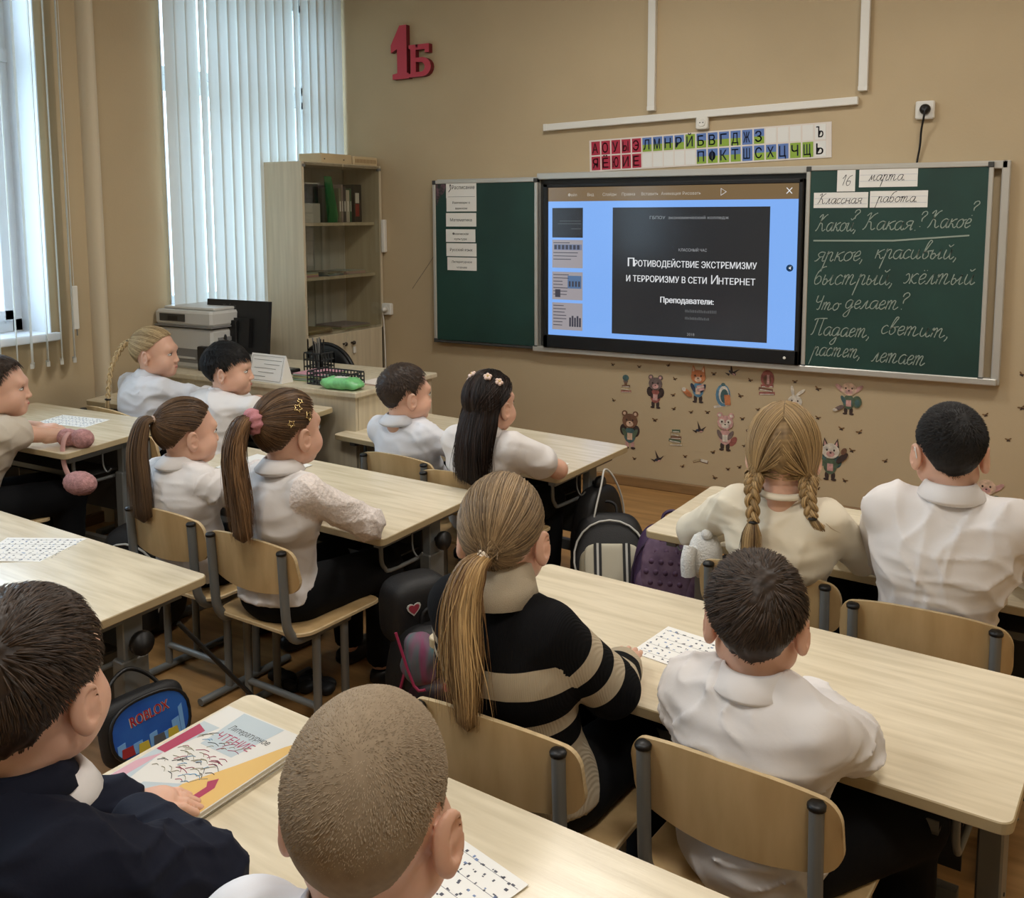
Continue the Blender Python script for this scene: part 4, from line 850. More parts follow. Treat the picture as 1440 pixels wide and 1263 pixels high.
for i in range(70):
    a_ = rr.uniform(-.075, .03); b_ = rr.uniform(-.06, .05); l_ = rr.uniform(.008, .03); an = rr.uniform(-.6, .9)
    q.tube([(a_, b_, h+.0004), (a_+l_*.5*math.cos(an), b_+l_*.5*math.sin(an)+.004, h+.0004), (a_+l_*math.cos(an), b_+l_*math.sin(an), h+.0004)], .0006, rr.choice((ol, ol, blu, cri, M_DGREY)), n=3, sub=2)
q.build('cover_drawing', o, kind='stuff')
m = MB(); V, F = supq(.03, .05, .012, .6, .6, f=lambda p: p+Vector((0, 0, .012+.004*math.sin(p.y*80)))); m.add(V, F, M_PAPER, True); m.build('tissue', loc=(1.945, -3.90, dz('R3', 1.945, -3.90)[0]), label='crumpled white tissue beside the textbooks', cat='tissue', rz=.3)
# pink fluffy pencil case with strap
fl = mat('pink_plush', (186, 138, 136), .95, bump=1, bscale=220, var=.2, vscale=80)
z, a = dz('L2', .10, -2.58)
def fuzz(p): 
    return p*(1+.04*math.sin(p.x*260)*math.sin(p.y*240)*math.sin(p.z*250+1))
pc = empty('plush_case', (.115, -2.585, z-.004), 'pink plush pencil case with hanging strap on the single desk corner', 'pencil case')
m = MB(); V, F = supq(.048, .035, .034, 1, 1, 40, 24, f=lambda p: fuzz(p)+Vector((-.034, 0, .034))); m.add(V, F, fl, True); V, F = supq(.048, .036, .036, 1, 1, 40, 24, f=lambda p: fuzz(p)+Vector((.034, .01, .036))); m.add(V, F, fl, True); m.build('body', pc)
MB().tube([(.0, -.02, .060), (.01, -.045, .045), (.015, -.060, .0), (.035, -.066, -.06), (.095, -.075, -.115)], .010, mat('pink_band', (196, 152, 146), .8), sub=4, flat=(1, .3)).build('strap', pc)
m = MB(); V, F = supq(.072, .045, .042, 1, 1, 40, 24, f=lambda p: fuzz(p)+Vector((0, 0, .042))); m.add(V, F, fl, True); m.build('plush_toy', loc=(.275, -2.685, .50), label='second pink plush ball hanging just below the desk corner', cat='plush')
# ------------------------------------------------------------------ bags
def backpack(x, y, rz, w, d, h, body, panel, pipe, lab, lean=0, z0=0, extra=None, cat='backpack', name='backpack'):
    r = empty(name, (x, y, z0), lab, cat, None, rz)
    L = Matrix.Rotation(lean, 4, 'X')
    def sh(p): 
        k = 1-.18*max(0, p.z)/(h/2); q = Vector((p.x*k, p.y*(1-.25*max(0, p.z)/(h/2)), p.z+h/2)); return L @ q
    m = MB(); V, F = supq(w/2, d/2, h/2, .45, .5, 36, 22, sh); m.add(V, F, body, True); m.build('body', r)
    m = MB(); V, F = supq(w*.40, d*.28, h*.27, .45, .45, 30, 16, lambda p: L @ Vector((p.x, p.y-d*.45, p.z+h*.34))); m.add(V, F, panel, True); m.build('front_pocket', r)
    pts = [L @ Vector((w*.46*math.sin(a)*(1-.10*math.cos(a)), -d*.42, h*.46-h*.44*math.cos(a))) for a in np.linspace(0, 2*math.pi, 25)[:-1]]
    MB().tube(pts, .004, pipe, n=6, closed=True).build('piping', r)
    MB().tube([L @ Vector(p) for p in ((-.035, 0, h*.98), (-.03, 0, h+.03), (0, 0, h+.045), (.03, 0, h+.03), (.035, 0, h*.98))], .006, body, n=6, sub=3).build('grab_handle', r)
    for s in (-1, 1): MB().tube([L @ Vector(p) for p in ((s*w*.22, d*.45, h*.92), (s*w*.28, d*.75, h*.7), (s*w*.28, d*.75, h*.35), (s*w*.30, d*.45, h*.12))], .016, body, n=8, sub=4, flat=(1, .35)).build('shoulder_strap', r)
    if extra: extra(r, L)
    return r
B1 = mat('black_nylon', (17, 17, 19), .6, bump=.2, bscale=200); PU = mat('purple_nylon', (64, 44, 78), .6, bump=.2, bscale=200); WH = mat('reflective_white', (196, 196, 190), .4)
def ex_bw(r, L):
    q = MB(); V, F = supq(.10, .02, .075, .4, .4, 24, 14, lambda p: L @ Vector((p.x, p.y-.135, p.z+.15))); q.add(V, F, mat('pocket_cream', (186, 180, 160), .6), True); q.build('cream_pocket', r)
    for xx in (-.052, .052):
        q = MB(); q.box((xx-.014, -.1575, .075), (xx+.014, -.154, .225), M_BLK, L); q.box((xx-.004, -.159, .075), (xx+.004, -.1574, .225), WH, L); q.build('stripe', r)
backpack(1.86, -1.66, .50, .29, .19, .35, B1, mat('pocket_tan', (156, 148, 126), .6), WH, 'black backpack with cream pocket and white piping in the aisle by the front desk', -.42, .03, ex_bw)
def ex_pu(r, L):
    pts = mat('purple_dots', (120, 98, 122), .6, col2=(92, 70, 98), vscale=30); q = MB(); V, F = supq(.085, .02, .13, .7, .7, 28, 16, lambda p: L @ Vector((p.x, p.y-.130, p.z+.21))); q.add(V, F, pts, True); q.build('patterned_panel', r)
    q = MB(); dk = mat('purple_spot', (84, 60, 88), .7)
    for i in range(-2, 3):
        for j in range(-3, 4):
            xx, zz = i*.032+(j % 2)*.016, .21+j*.034
            if (xx/.08)**2+((zz-.21)/.125)**2 < .85: q.lathe([(.010, 0), (.009, .003)], dk, n=8, X=L @ Matrix.Translation((xx, -.148+.6*xx*xx+.5*(zz-.21)**2, zz)) @ Matrix.Rotation(math.pi/2, 4, 'X'))
    q.build('spots', r)
backpack(2.135, -1.80, .25, .26, .20, .37, PU, mat('purple_dots', (120, 98, 122), .6, col2=(92, 70, 98), vscale=30), mat('purple_pipe', (44, 28, 56), .5), 'purple backpack with spotted front panel beside the front right desk', -.30, .05, ex_pu)
def ex_pk(r, L):
    rr = random.Random(8); pkm = mat('bag_pink', (170, 44, 84), .6); wh = mat('bag_white', (190, 184, 180), .6)
    q = MB()
    for i in range(26):
        xx, zz = rr.uniform(-.10, .10), rr.uniform(.03, .27); a_ = rr.uniform(0, 3); s_ = rr.uniform(.012, .03)
        q.prism([(-s_, -s_*.6), (s_, -s_*.3), (s_*.2, s_)], .003, pkm if rr.random() < .7 else wh, L @ Matrix.Translation((xx, -.118-.02*(zz < .2), zz)) @ Matrix.Rotation(math.pi/2, 4, 'X') @ Matrix.Rotation(a_, 4, 'Z'))
    q.build('pattern_patches', r, kind='stuff')
backpack(1.735, -2.62, .9, .27, .20, .32, B1, mat('pink_black_print', (60, 18, 34), .6, col2=(20, 18, 22), vscale=25), mat('pink_pipe', (150, 40, 76), .5), 'black backpack with pink and white patches between the two middle desk columns', .0, .0, ex_pk)
m = MB(); V, F = supq(.05, .045, .07, .8, .8, 30, 18, lambda p: p+Vector((.006*math.sin(p.z*70), .004*math.sin(p.x*110), .07))); m.add(V, F, mat('pink_stripe_cloth', (134, 58, 96), .8, col2=(78, 104, 106), vscale=30, stretch=(1.6, .3, .15)), True)
m.tube([(-.05, -.05, .16), (.0, -.055, .02), (.03, -.05, .01)], .004, mat('pink_pipe', (150, 40, 76), .5), sub=3); m.build('scarf_roll', loc=(1.80, -2.78, .22), label='rolled pink and teal striped scarf on top of the pink-patched backpack', cat='scarf', rz=.3)
m = MB(); V, F = supq(.10, .07, .10, .55, .55, 28, 16, lambda p: p+Vector((0, 0, .10))); m.add(V, F, B1, True); o = m.build('shoe_bag', loc=(1.655, -2.60, .24), label='black drawstring bag with pink heart badges hanging from the middle desk', cat='bag', rz=1.15)
for i, (a_, b_) in enumerate(((-.045, .13), (.045, .135), (-.05, .05))):
    q = MB(); hp = [(.016*math.sin(t)**3*1.1, .014*math.cos(t)-.005*math.cos(2*t)-.002*math.cos(3*t)) for t in np.linspace(0, 2*math.pi, 21)[:-1]]
    q.prism([(x*1.3, y*1.3) for x, y in hp], .002, WH, Matrix.Translation((a_, -.0715, b_)) @ Matrix.Rotation(math.pi/2, 4, 'X')); q.prism(hp, .003, mat('heart_red', (150, 50, 66), .6), Matrix.Translation((a_, -.0715, b_)) @ Matrix.Rotation(math.pi/2, 4, 'X')); q.build('heart_badge', o)
# hanging bag at M1 right side (grey piped black bag)
m = MB(); V, F = supq(.05, .15, .17, .5, .5, 28, 16, lambda p: Vector((p.x, p.y*(1-.35*max(0, p.z)/.17), p.z+.17))); m.add(V, F, B1, True); o = m.build('hanging_bag', loc=(1.735, -1.50, .10), label='black bag with grey piping hung on the side of the front middle desk', cat='bag', rz=-.13)
MB().tube([(.053, -.12, .03), (.053, -.12, .22), (.045, -.05, .36), (.03, .0, .41), (.045, .05, .36), (.053, .10, .25), (.053, .12, .08)], .004, WH, n=6, sub=4).build('piping', o)
m = MB(); V, F = supq(.012, .08, .09, .6, .6, 20, 10, lambda p: p+Vector((.05, .04, .12))); m.add(V, F, mat('grey_mesh', (84, 90, 94), .6), True); m.build('grey_pocket', o)
backpack(.42, -2.55, .3, .28, .20, .38, B1, B1, WH, 'black backpack with pale straps between the single desk and the middle desk', .05)
backpack(.62, -1.93, .2, .26, .18, .34, B1, mat('grey_mesh2', (70, 74, 70), .6), WH, "black backpack on the floor beside the teacher's desk", .0)
# blue lunch bag
lb = empty('blue_bag', (1.43, -3.37, .22), 'blue bag with red and white lettering hanging beside the desk left of the textbooks', 'bag', None, 1.42); lb.scale = (.66, .66, .66)
L = Matrix.Translation((0, 0, .0)) @ Matrix.Rotation(-.22, 4, 'X')
m = MB(); V, F = supq(.165, .05, .12, .45, .75, 36, 18, lambda p: L @ Vector((p.x, p.y, p.z+.10))); m.add(V, F, B1, True); m.build('body', lb)
def egg(s, n=28): return [(.152*s*math.copysign(abs(math.cos(a))**.75, math.cos(a)), .10+.105*s*math.copysign(abs(math.sin(a))**.8, math.sin(a))) for a in np.linspace(0, 2*math.pi, n+1)[:-1]]
FX = L @ Matrix.Translation((0, -.0515, 0)) @ Matrix.Rotation(math.pi/2, 4, 'X')
MB().prism(egg(.96), .004, mat('bag_blue', (26, 66, 152), .4, col2=(44, 96, 176), vscale=5), FX).build('front_panel', lb)
MB().tube([FX @ Vector((x, y, .003)) for x, y in egg(1.0)], .007, M_BLK, n=6, closed=True).build('edging', lb)
text_mesh('ROBLOX', .05, WH, 'lettering_outline', lb, FX @ Matrix.Translation((-.075, .118, .0042)) @ Matrix.Rotation(.08, 4, 'Z'), width=.15, bold=.0022, ext=.0006)
text_mesh('ROBLOX', .05, mat('logo_red', (200, 40, 44), .5), 'lettering', lb, FX @ Matrix.Translation((-.074, .119, .0056)) @ Matrix.Rotation(.08, 4, 'Z'), width=.148, bold=.0005, ext=.0006)
q = MB(); sb = mat('bag_skyline', (110, 160, 214), .5)
for xx, hh, ww in ((-.12, .05, .03), (-.06, .035, .035), (.0, .045, .03), (.05, .03, .03), (.09, .06, .03), (.115, .10, .016)): q.prism([(xx-ww/2, .02+abs(xx)*.1), (xx+ww/2, .02+abs(xx)*.1), (xx+ww/2, .03+hh), (xx-ww/2, .03+hh*.9)], .0015, sb, FX @ Matrix.Translation((0, 0, .004)))
for xx, hh, ww, c in ((-.10, .03, .05, (150, 40, 44)), (-.04, .025, .045, (190, 170, 60)), (.02, .028, .05, (80, 84, 90)), (.075, .03, .045, (190, 70, 50))): q.prism([(xx-ww/2, .015+abs(xx)*.12), (xx+ww/2, .015+abs(xx)*.12), (xx+ww*.4, .03+hh), (xx-ww*.4, .03+hh)], .0015, mat('bag_patch_%d' % c[0], c, .5), FX @ Matrix.Translation((0, 0, .0058)))
q.build('printed_shapes', lb)
MB().tube([L @ Vector(p) for p in ((-.11, 0, .19), (-.10, 0, .27), (-.02, .02, .30), (.05, .02, .26), (.09, 0, .20))], .008, M_BLK, n=6, sub=4).build('handle', lb)
# black umbrella leaning
um = empty('umbrella', (1.42, -3.04, 0), 'black folded umbrella leaning in the aisle by the blue bag', 'umbrella')
MB().tube([(-.02, -.20, .48), (.10, .02, .14)], .006, M_BLK, n=8).build('shaft', um); MB().tube([(.10, .02, .14), (.02, .0, .06)], [.016, .020], M_BLK, n=10).build('handle', um)
# chest props near floor
m = MB()
for i in range(9):
    V, F = supq(R_.uniform(.02, .04), R_.uniform(.015, .03), .018, .8, .8, 12, 8, lambda p, a=R_.uniform(-.12, .12), b_=R_.uniform(-.05, .05): p+Vector((a, b_, .018))); m.add(V, F, B1, True)
m.build('crumpled_cloth', loc=(1.22, -2.62, 0), label='dark crumpled cloth on the floor under the fully visible chair', cat='cloth')
m = MB(); V, F = supq(.045, .035, .065, .9, .9, 36, 24, lambda p: fuzz(p*1.0)+Vector((0, 0, .075))); m.add(V, F, mat('white_plush', (226, 224, 218), .95, bump=1, bscale=200), True); m.ball((.01, -.02, .14), (.016, .014, .014), mat('white_plush', (226, 224, 218)), 14)
m.tube([(-.03, -.03, .10), (-.032, -.046, .07), (-.03, -.044, .03)], .020, mat('white_plush', (226, 224, 218)), sub=3)
m.build('plush_bag', loc=(2.462, -2.40, .500), label='white fluffy bag hanging over the left corner of a chair back', cat='bag')
# dark jacket / backpack at right bottom
backpack(3.30, -3.42, .3, .30, .22, .42, B1, B1, WH, 'black backpack below the right end of the near right desk', .0)
# ------------------------------------------------------------------ wall stickers
def C_(n, c): return mat('print_'+n, c, .75, var=.22, vscale=55)
def sticker(name, x, z, s, shapes, lab, cat='wall sticker', group=None):
    m = MB(); k = 0
    for shp in shapes:
        typ, cx_, cz_, a, b_, rot, col = shp; n = 14
        if typ == 'e': P = [(a*math.cos(t), b_*math.sin(t)) for t in np.linspace(0, 2*math.pi, n+1)[:-1]]
        elif typ == 'r': P = [(-a, -b_), (a, -b_), (a, b_), (-a, b_)]
        elif typ == 't': P = [(-a, -b_), (a, -b_), (0, b_)]
        c, sn = math.cos(rot), math.sin(rot); P = [((cx_+px*c-py*sn)*s, (cz_+px*sn+py*c)*s) for px, py in P]
        k += 1; m.prism(P, .0004+.00035*k, col, frontX(0, 0, 0))
    return m.build(name, loc=(x, -.0008, z), label=lab, cat=cat, group=group)
br, db, pkc, pf, gr, te, or_, wh, bl, cr, gy, nv, rd = C_('brown', (116, 82, 62)), C_('darkbrown', (60, 46, 42)), C_('pink', (196, 152, 146)), C_('pale', (206, 176, 152)), C_('green', (82, 98, 78)), C_('teal', (70, 98, 100)), C_('orange', (184, 114, 72)), C_('white', (206, 198, 184)), C_('blue', (88, 130, 156)), C_('cream', (178, 158, 122)), C_('grey', (112, 96, 92)), C_('navy', (46, 56, 76)), C_('red', (148, 86, 78))
def animal(head, ear, body, arm, leg, inner, earshape='round', glasses=False, tail=None, pack=None, bookc=None):
    S = []
    if tail: S.append(('e', .42, -.55, .16, .30, -.6, tail)); 
    if pack: S += [('e', -.36, -.10, .20, .30, .1, pack), ('e', .34, -.12, .20, .30, -.1, pack)]
    S += [('e', -.15, -.85, .10, .20, .1, leg), ('e', .15, -.85, .10, .20, -.1, leg), ('e', -.18, -1.03, .13, .06, 0, db), ('e', .18, -1.03, .13, .06, 0, db)]
    S += [('e', 0, -.35, .32, .42, 0, body), ('e', -.28, -.25, .11, .28, .5, arm), ('e', .28, -.25, .11, .28, -.5, arm), ('r', 0, -.42, .14, .18, 0, inner)]
    if earshape == 'round': S += [('e', -.30, .78, .15, .15, 0, ear), ('e', .30, .78, .15, .15, 0, ear), ('e', -.30, .78, .08, .08, 0, inner), ('e', .30, .78, .08, .08, 0, inner)]
    if earshape == 'point': S += [('t', -.28, .82, .15, .22, .15, ear), ('t', .28, .82, .15, .22, -.15, ear), ('t', -.28, .80, .07, .12, .15, inner), ('t', .28, .80, .07, .12, -.15, inner)]
    if earshape == 'flop': S += [('e', -.48, .42, .12, .34, .9, ear), ('e', .48, .42, .12, .34, -.9, ear)]
    if earshape == 'long': S += [('e', -.15, 1.0, .09, .34, .2, ear), ('e', .30, .95, .09, .34, -.9, ear)]
    S += [('e', 0, .40, .42, .38, 0, head), ('e', 0, .25, .20, .15, 0, inner), ('e', 0, .31, .05, .035, 0, db)]
    if glasses: S += [('e', -.18, .45, .14, .14, 0, wh), ('e', .18, .45, .14, .14, 0, wh)]
    S += [('e', -.17, .45, .045, .055, 0, db), ('e', .17, .45, .045, .055, 0, db)]
    if bookc: S += [('r', .16, -.22, .20, .16, .3, bookc), ('r', .16, -.18, .20, .03, .3, wh)]
    return S
def booksS(cols): 
    return [('r', .04*(-1)**i, -.6+i*.24, .5-.05*i, .10, .08*(-1)**i, c) for i, c in enumerate(cols)]+[('r', .04*(-1)**i, -.6+i*.24-.05, .44-.05*i, .03, .08*(-1)**i, wh) for i, c in enumerate(cols)]
sticker('cat_sticker', 1.379, .541, .090, animal(gy, gy, rd, db, db, pkc, 'round', pack=db, tail=None), 'sticker of a grey cat with dark backpack and pink top, left of the fox')
sticker('fox_sticker', 1.615, .597, .094, animal(or_, or_, bl, nv, db, pf, 'point', tail=None, bookc=pkc)+[('e', -.62, -.55, .14, .34, .9, or_), ('e', -.80, -.38, .10, .12, .9, wh)], 'sticker of an orange fox in a blue dress holding books')
sticker('bear_sticker', 1.234, .318, .105, animal(br, br, te, gr, pkc, pf, 'round', pack=db), 'sticker of a brown bear in a green jacket, lower left of the wall animals')
sticker('squirrel_sticker', 1.765, .365, .100, animal(pkc, pkc, pkc, gy, db, wh, 'round', glasses=True, tail=rd), 'sticker of a pinkish squirrel with round glasses and dark trousers')
sticker('rabbit_sticker', 2.116, .515, .085, animal(wh, wh, gy, gr, db, pf, 'long'), 'sticker of a white rabbit partly hidden behind the plaited girl head')
sticker('bunny_sticker', 2.372, .600, .085, animal(pf, pkc, gr, te, db, pkc, 'flop')+[('e', .45, -.30, .26, .34, 0, gr), ('e', .48, -.35, .14, .20, 0, te), ('e', -.50, -.72, .30, .12, .5, gy), ('e', -.72, -.85, .14, .08, 0, wh)], 'sticker of a sitting pink bunny with green backpack, highest on the right')
sticker('bunny_sticker', 2.989, .195, .095, animal(pf, pkc, gr, te, db, pkc, 'flop')+[('e', .45, -.30, .26, .34, 0, gr)], 'sticker of a pink bunny beside the shoulder of the black-haired boy')
sticker('raccoon_sticker', 2.296, .280, .100, animal(wh, db, gr, gr, db, pkc, 'point', pack=te)+[('e', .55, .10, .14, .36, -.8, db), ('e', .62, .45, .12, .18, -.5, br)], 'sticker of a dark-eared animal in green clothes beside the plaited girl')
sticker('book_pile_sticker', 1.206, .556, .060, booksS([rd, cr, br])+[('e', 0, .35, .22, .18, 0, gy), ('e', 0, .65, .30, .28, 0, te), ('r', 0, .12, .12, .1, 0, br)], 'sticker of a globe on a pile of books, top left of the wall stickers')
sticker('backpack_sticker', 1.749, .551, .075, [('r', -.05, -.78, .6, .08, .25, wh), ('e', 0, -.05, .52, .78, 0, bl), ('e', .05, 0, .36, .62, 0, wh), ('e', .1, -.1, .28, .5, 0, te), ('r', .32, -.35, .20, .36, .1, or_), ('e', 0, .7, .14, .12, 0, te)], 'sticker of a blue and orange school backpack on a book')
sticker('backpack_sticker', 1.972, .625, .080, booksS([rd, br, rd])+[('e', .05, .35, .42, .55, 0, rd), ('e', .05, .25, .25, .35, 0, br), ('r', .1, .3, .08, .3, 0, pkc)], 'sticker of a reddish backpack and books under the screen right end')
sticker('moss_books_sticker', 1.495, .305, .075, booksS([cr, gr, br, cr, gr]), 'sticker of a yellowish green pile of books among the wall animals')
sticker('open_book_sticker', 1.635, .183, .050, [('r', -.4, 0, .42, .12, .35, br), ('r', .4, .05, .42, .14, -.15, br), ('r', -.4, .06, .38, .12, .35, cr), ('r', .4, .12, .38, .14, -.15, wh)], 'sticker of an open book low on the wall')
sticker('book_sticker', 1.905, .375, .055, [('r', 0, 0, .5, .35, .5, br), ('r', 0, .03, .42, .28, .5, wh)], 'sticker of an open book touching the head of the plaited girl')
for (x, z, an, lab) in ((1.795, .668, 0, 'dark swallow sticker just below the screen'), (1.627, .350, .6, 'dark swallow sticker between the pile of books and the glasses squirrel'), (1.396, .165, .9, 'dark swallow sticker low on the wall below the bear')):
    sticker('bird_sticker', x, z, .052, [('e', 0, 0, .42, .15, an-.5, nv), ('t', -.10, .45, .16, .52, .1+an*.3, db), ('t', .4, .2, .12, .40, -1.0+an*.3, db), ('t', -.52, -.12, .12, .25, 1.2, db), ('e', .16, -.12, .18, .08, an-.4, pkc)], lab)
BFL = [(1.129, 0.661), (1.284, 0.661), (1.449, 0.681), (1.486, 0.611), (1.479, 0.523), (1.135, 0.464), (1.698, 0.655), (1.839, 0.552), (1.888, 0.637), (2.113, 0.648), (2.224, 0.622), (1.484, 0.45), (1.579, 0.441), (1.668, 0.449), (1.932, 0.49), (1.853, 0.434), (1.377, 0.378), (2.229, 0.477), (2.342, 0.435), (2.428, 0.427), (2.395, 0.332), (2.367, 0.179), (2.24, 0.122), (1.261, 0.152), (1.537, 0.144), (1.703, 0.241), (1.867, 0.295), (1.844, 0.18), (1.784, 0.161), (1.713, 0.106), (2.97, 0.566), (3.067, 0.462), (3.113, 0.612), (3.106, 0.763), (1.55, .20), (2.55, .30), (3.25, .40), (3.3, .55)]
b0 = None
for i, (x, z) in enumerate(BFL):
    if b0 is None:
        go = C_('wing', (120, 90, 56)); b0 = sticker('butterfly_sticker', x, z, .018, [('e', -.38, .22, .48, .20, -.5, go), ('e', .38, .22, .48, .20, .5, go), ('e', -.22, -.18, .24, .16, .4, db), ('e', .22, -.18, .24, .16, -.4, db), ('e', 0, 0, .07, .34, 0, db)], 'small dark butterfly sticker scattered on the wall below the blackboard', 'wall sticker', 'small butterfly stickers'); o = b0
    else: o = b0.copy(); COL.objects.link(o)
    o.location = (x, -.0008, z); o.rotation_euler = (0, R_.uniform(-.5, .5), 0); s_ = R_.uniform(.85, 1.15); o.scale = (s_, 1, s_)
# ------------------------------------------------------------------ people: signed distance fields meshed with surface nets
def snets(F, ax):
    nx, ny, nz = F.shape; S = F < 0
    C = [(i, j, k) for i in (0, 1) for j in (0, 1) for k in (0, 1)]
    cnt = np.zeros((nx-1, ny-1, nz-1), np.int8)
    for i, j, k in C: cnt += S[i:nx-1+i, j:ny-1+j, k:nz-1+k]
    act = np.argwhere((cnt > 0) & (cnt < 8)); idx = -np.ones((nx-1, ny-1, nz-1), np.int32); idx[tuple(act.T)] = np.arange(len(act))
    P = np.zeros((len(act), 3)); N = np.zeros(len(act)); base = act
    for d in range(3):
        for o1 in (0, 1):
            for o2 in (0, 1):
                a = base.copy(); e = [x for x in range(3) if x != d]; a[:, e[0]] += o1; a[:, e[1]] += o2
                b = a.copy(); b[:, d] += 1; fa = F[tuple(a.T)]; fb = F[tuple(b.T)]; m = (fa < 0) != (fb < 0)
                t = np.where(m, fa/np.where(m, fa-fb, 1), 0); p = a.astype(float); p[:, d] += t; P[m] += p[m]; N[m] += 1
    P /= N[:, None]; V = np.empty_like(P)
    for d in range(3): V[:, d] = np.interp(P[:, d], np.arange(len(ax[d])), ax[d])
    Q = []
    for d in range(3):
        e = [(d+1) % 3, (d+2) % 3]; sl = [slice(None)]*3; sl[d] = slice(0, -1); A = S[tuple(sl)]; sl[d] = slice(1, None); B = S[tuple(sl)]
        for flip, mm in ((False, A & ~B), (True, B & ~A)):
            g = np.argwhere(mm); g = g[(g[:, e[0]] > 0) & (g[:, e[1]] > 0) & (g[:, e[0]] < F.shape[e[0]]-1) & (g[:, e[1]] < F.shape[e[1]]-1)]
            if len(g) == 0: continue
            q = []
            for o1, o2 in ((-1, -1), (0, -1), (0, 0), (-1, 0)):
                h = g.copy(); h[:, e[0]] += o1; h[:, e[1]] += o2; q.append(idx[tuple(h.T)])
            q = np.stack(q, 1); Q.append(q[:, ::-1] if flip else q)
    Q = np.concatenate(Q) if Q else np.zeros((0, 4), int); Q = Q[(Q >= 0).all(1)]
    return V, Q
class Fld:
    def __init__(s, lo, hi, res):
        s.ax = [np.arange(lo[d], hi[d]+res, res) for d in range(3)]; s.res = res
        s.F = np.full([len(a) for a in s.ax], .06, np.float32)
    def blk(s, lo, hi):
        r = []
        for d in range(3):
            i0 = max(0, np.searchsorted(s.ax[d], lo[d])-1); i1 = min(len(s.ax[d]), np.searchsorted(s.ax[d], hi[d])+1)
            if i1 <= i0: return None
            r.append(slice(i0, i1))
        g = np.meshgrid(*[s.ax[d][r[d]] for d in range(3)], indexing='ij', sparse=True)
        return tuple(r), g
    def put(s, b, D, k, op='u'):
        A = s.F[b]
        if op == 'u':
            h = np.clip(.5+.5*(A-D)/k, 0, 1) if k > 0 else (D < A).astype(np.float32); R = A+(D-A)*h-k*h*(1-h)
        else:   # smooth subtract
            D = -D; h = np.clip(.5-.5*(A-D)/k, 0, 1); R = A+(D-A)*h+k*h*(1-h)
        s.F[b] = R
    def cap(s, a, b, r1, r2=None, k=.012, flat=None, op='u'):
        a = np.array(a, float); b = np.array(b, float); r2 = r1 if r2 is None else r2; R = max(r1, r2)+k+.02
        q = s.blk(np.minimum(a, b)-R, np.maximum(a, b)+R)
        if q is None: return s
        bl, g = q; P = [g[i]-a[i] for i in range(3)]; ba = b-a; L = ba@ba+1e-12
        t = np.clip((P[0]*ba[0]+P[1]*ba[1]+P[2]*ba[2])/L, 0, 1); Q = [P[i]-t*ba[i] for i in range(3)]
        if flat is not None:
            n, f = np.array(flat[0], float), flat[1]; n /= np.linalg.norm(n); c = (Q[0]*n[0]+Q[1]*n[1]+Q[2]*n[2])*(1/f-1); Q = [Q[i]+c*n[i] for i in range(3)]
            D = np.sqrt(Q[0]**2+Q[1]**2+Q[2]**2)-(r1+(r2-r1)*t); D = D*np.where(D < 0, f, (1+f)/2)
        else: D = np.sqrt(Q[0]**2+Q[1]**2+Q[2]**2)-(r1+(r2-r1)*t)
        s.put(bl, D, k, op); return s
    def ell(s, c, r, k=.012, rot=None, op='u'):
        c = np.array(c, float); R = max(r)+k+.02; q = s.blk(c-R, c+R)
        if q is None: return s
        bl, g = q; P = [g[i]-c[i] for i in range(3)]
        if rot is not None: P = [rot[0][i]*P[0]+rot[1][i]*P[1]+rot[2][i]*P[2] for i in range(3)]
        k0 = np.sqrt((P[0]/r[0])**2+(P[1]/r[1])**2+(P[2]/r[2])**2); k1 = np.sqrt((P[0]/r[0]**2)**2+(P[1]/r[1]**2)**2+(P[2]/r[2]**2)**2)+1e-9
        s.put(bl, k0*(k0-1)/k1, k, op); return s
    def plane(s, n, d):     # keep n.p < d
        g = np.meshgrid(*s.ax, indexing='ij', sparse=True); D = n[0]*g[0]+n[1]*g[1]+n[2]*g[2]-d; s.F = np.maximum(s.F, D.astype(np.float32)); return s
    def wrinkle(s, amp, sc, seed, dirs=4):
        g = np.meshgrid(*s.ax, indexing='ij', sparse=True); rr = np.random.RandomState(seed); T = 0
        for i in range(dirs):
            n = rr.normal(size=3); n[0] *= .8; n[2] *= 1.5; n /= np.linalg.norm(n); w = rr.normal(size=3); w /= np.linalg.norm(w); f = sc*(.7+.8*rr.rand())
            ph = 1.6*np.sin((w[0]*g[0]+w[1]*g[1]+w[2]*g[2])*f*.45+rr.rand()*6)+.8*np.sin((w[1]*g[0]+w[2]*g[1]+w[0]*g[2])*f*.9)
            v = np.sin((n[0]*g[0]+n[1]*g[1]+n[2]*g[2])*f+ph); mk = np.clip(.2+np.sin((w[2]*g[0]+w[0]*g[1]+w[1]*g[2])*f*.35+rr.rand()*6)*1.1, 0, 1); T = T+((1-np.abs(v))**2.2)*mk*1.5-.18
        s.F = s.F-(amp*T/dirs*2).astype(np.float32); return s
    def mesh(s): return snets(s.F, s.ax)
def npv(*a): return np.array(a, float)
HC = npv(0, -.012, .02)
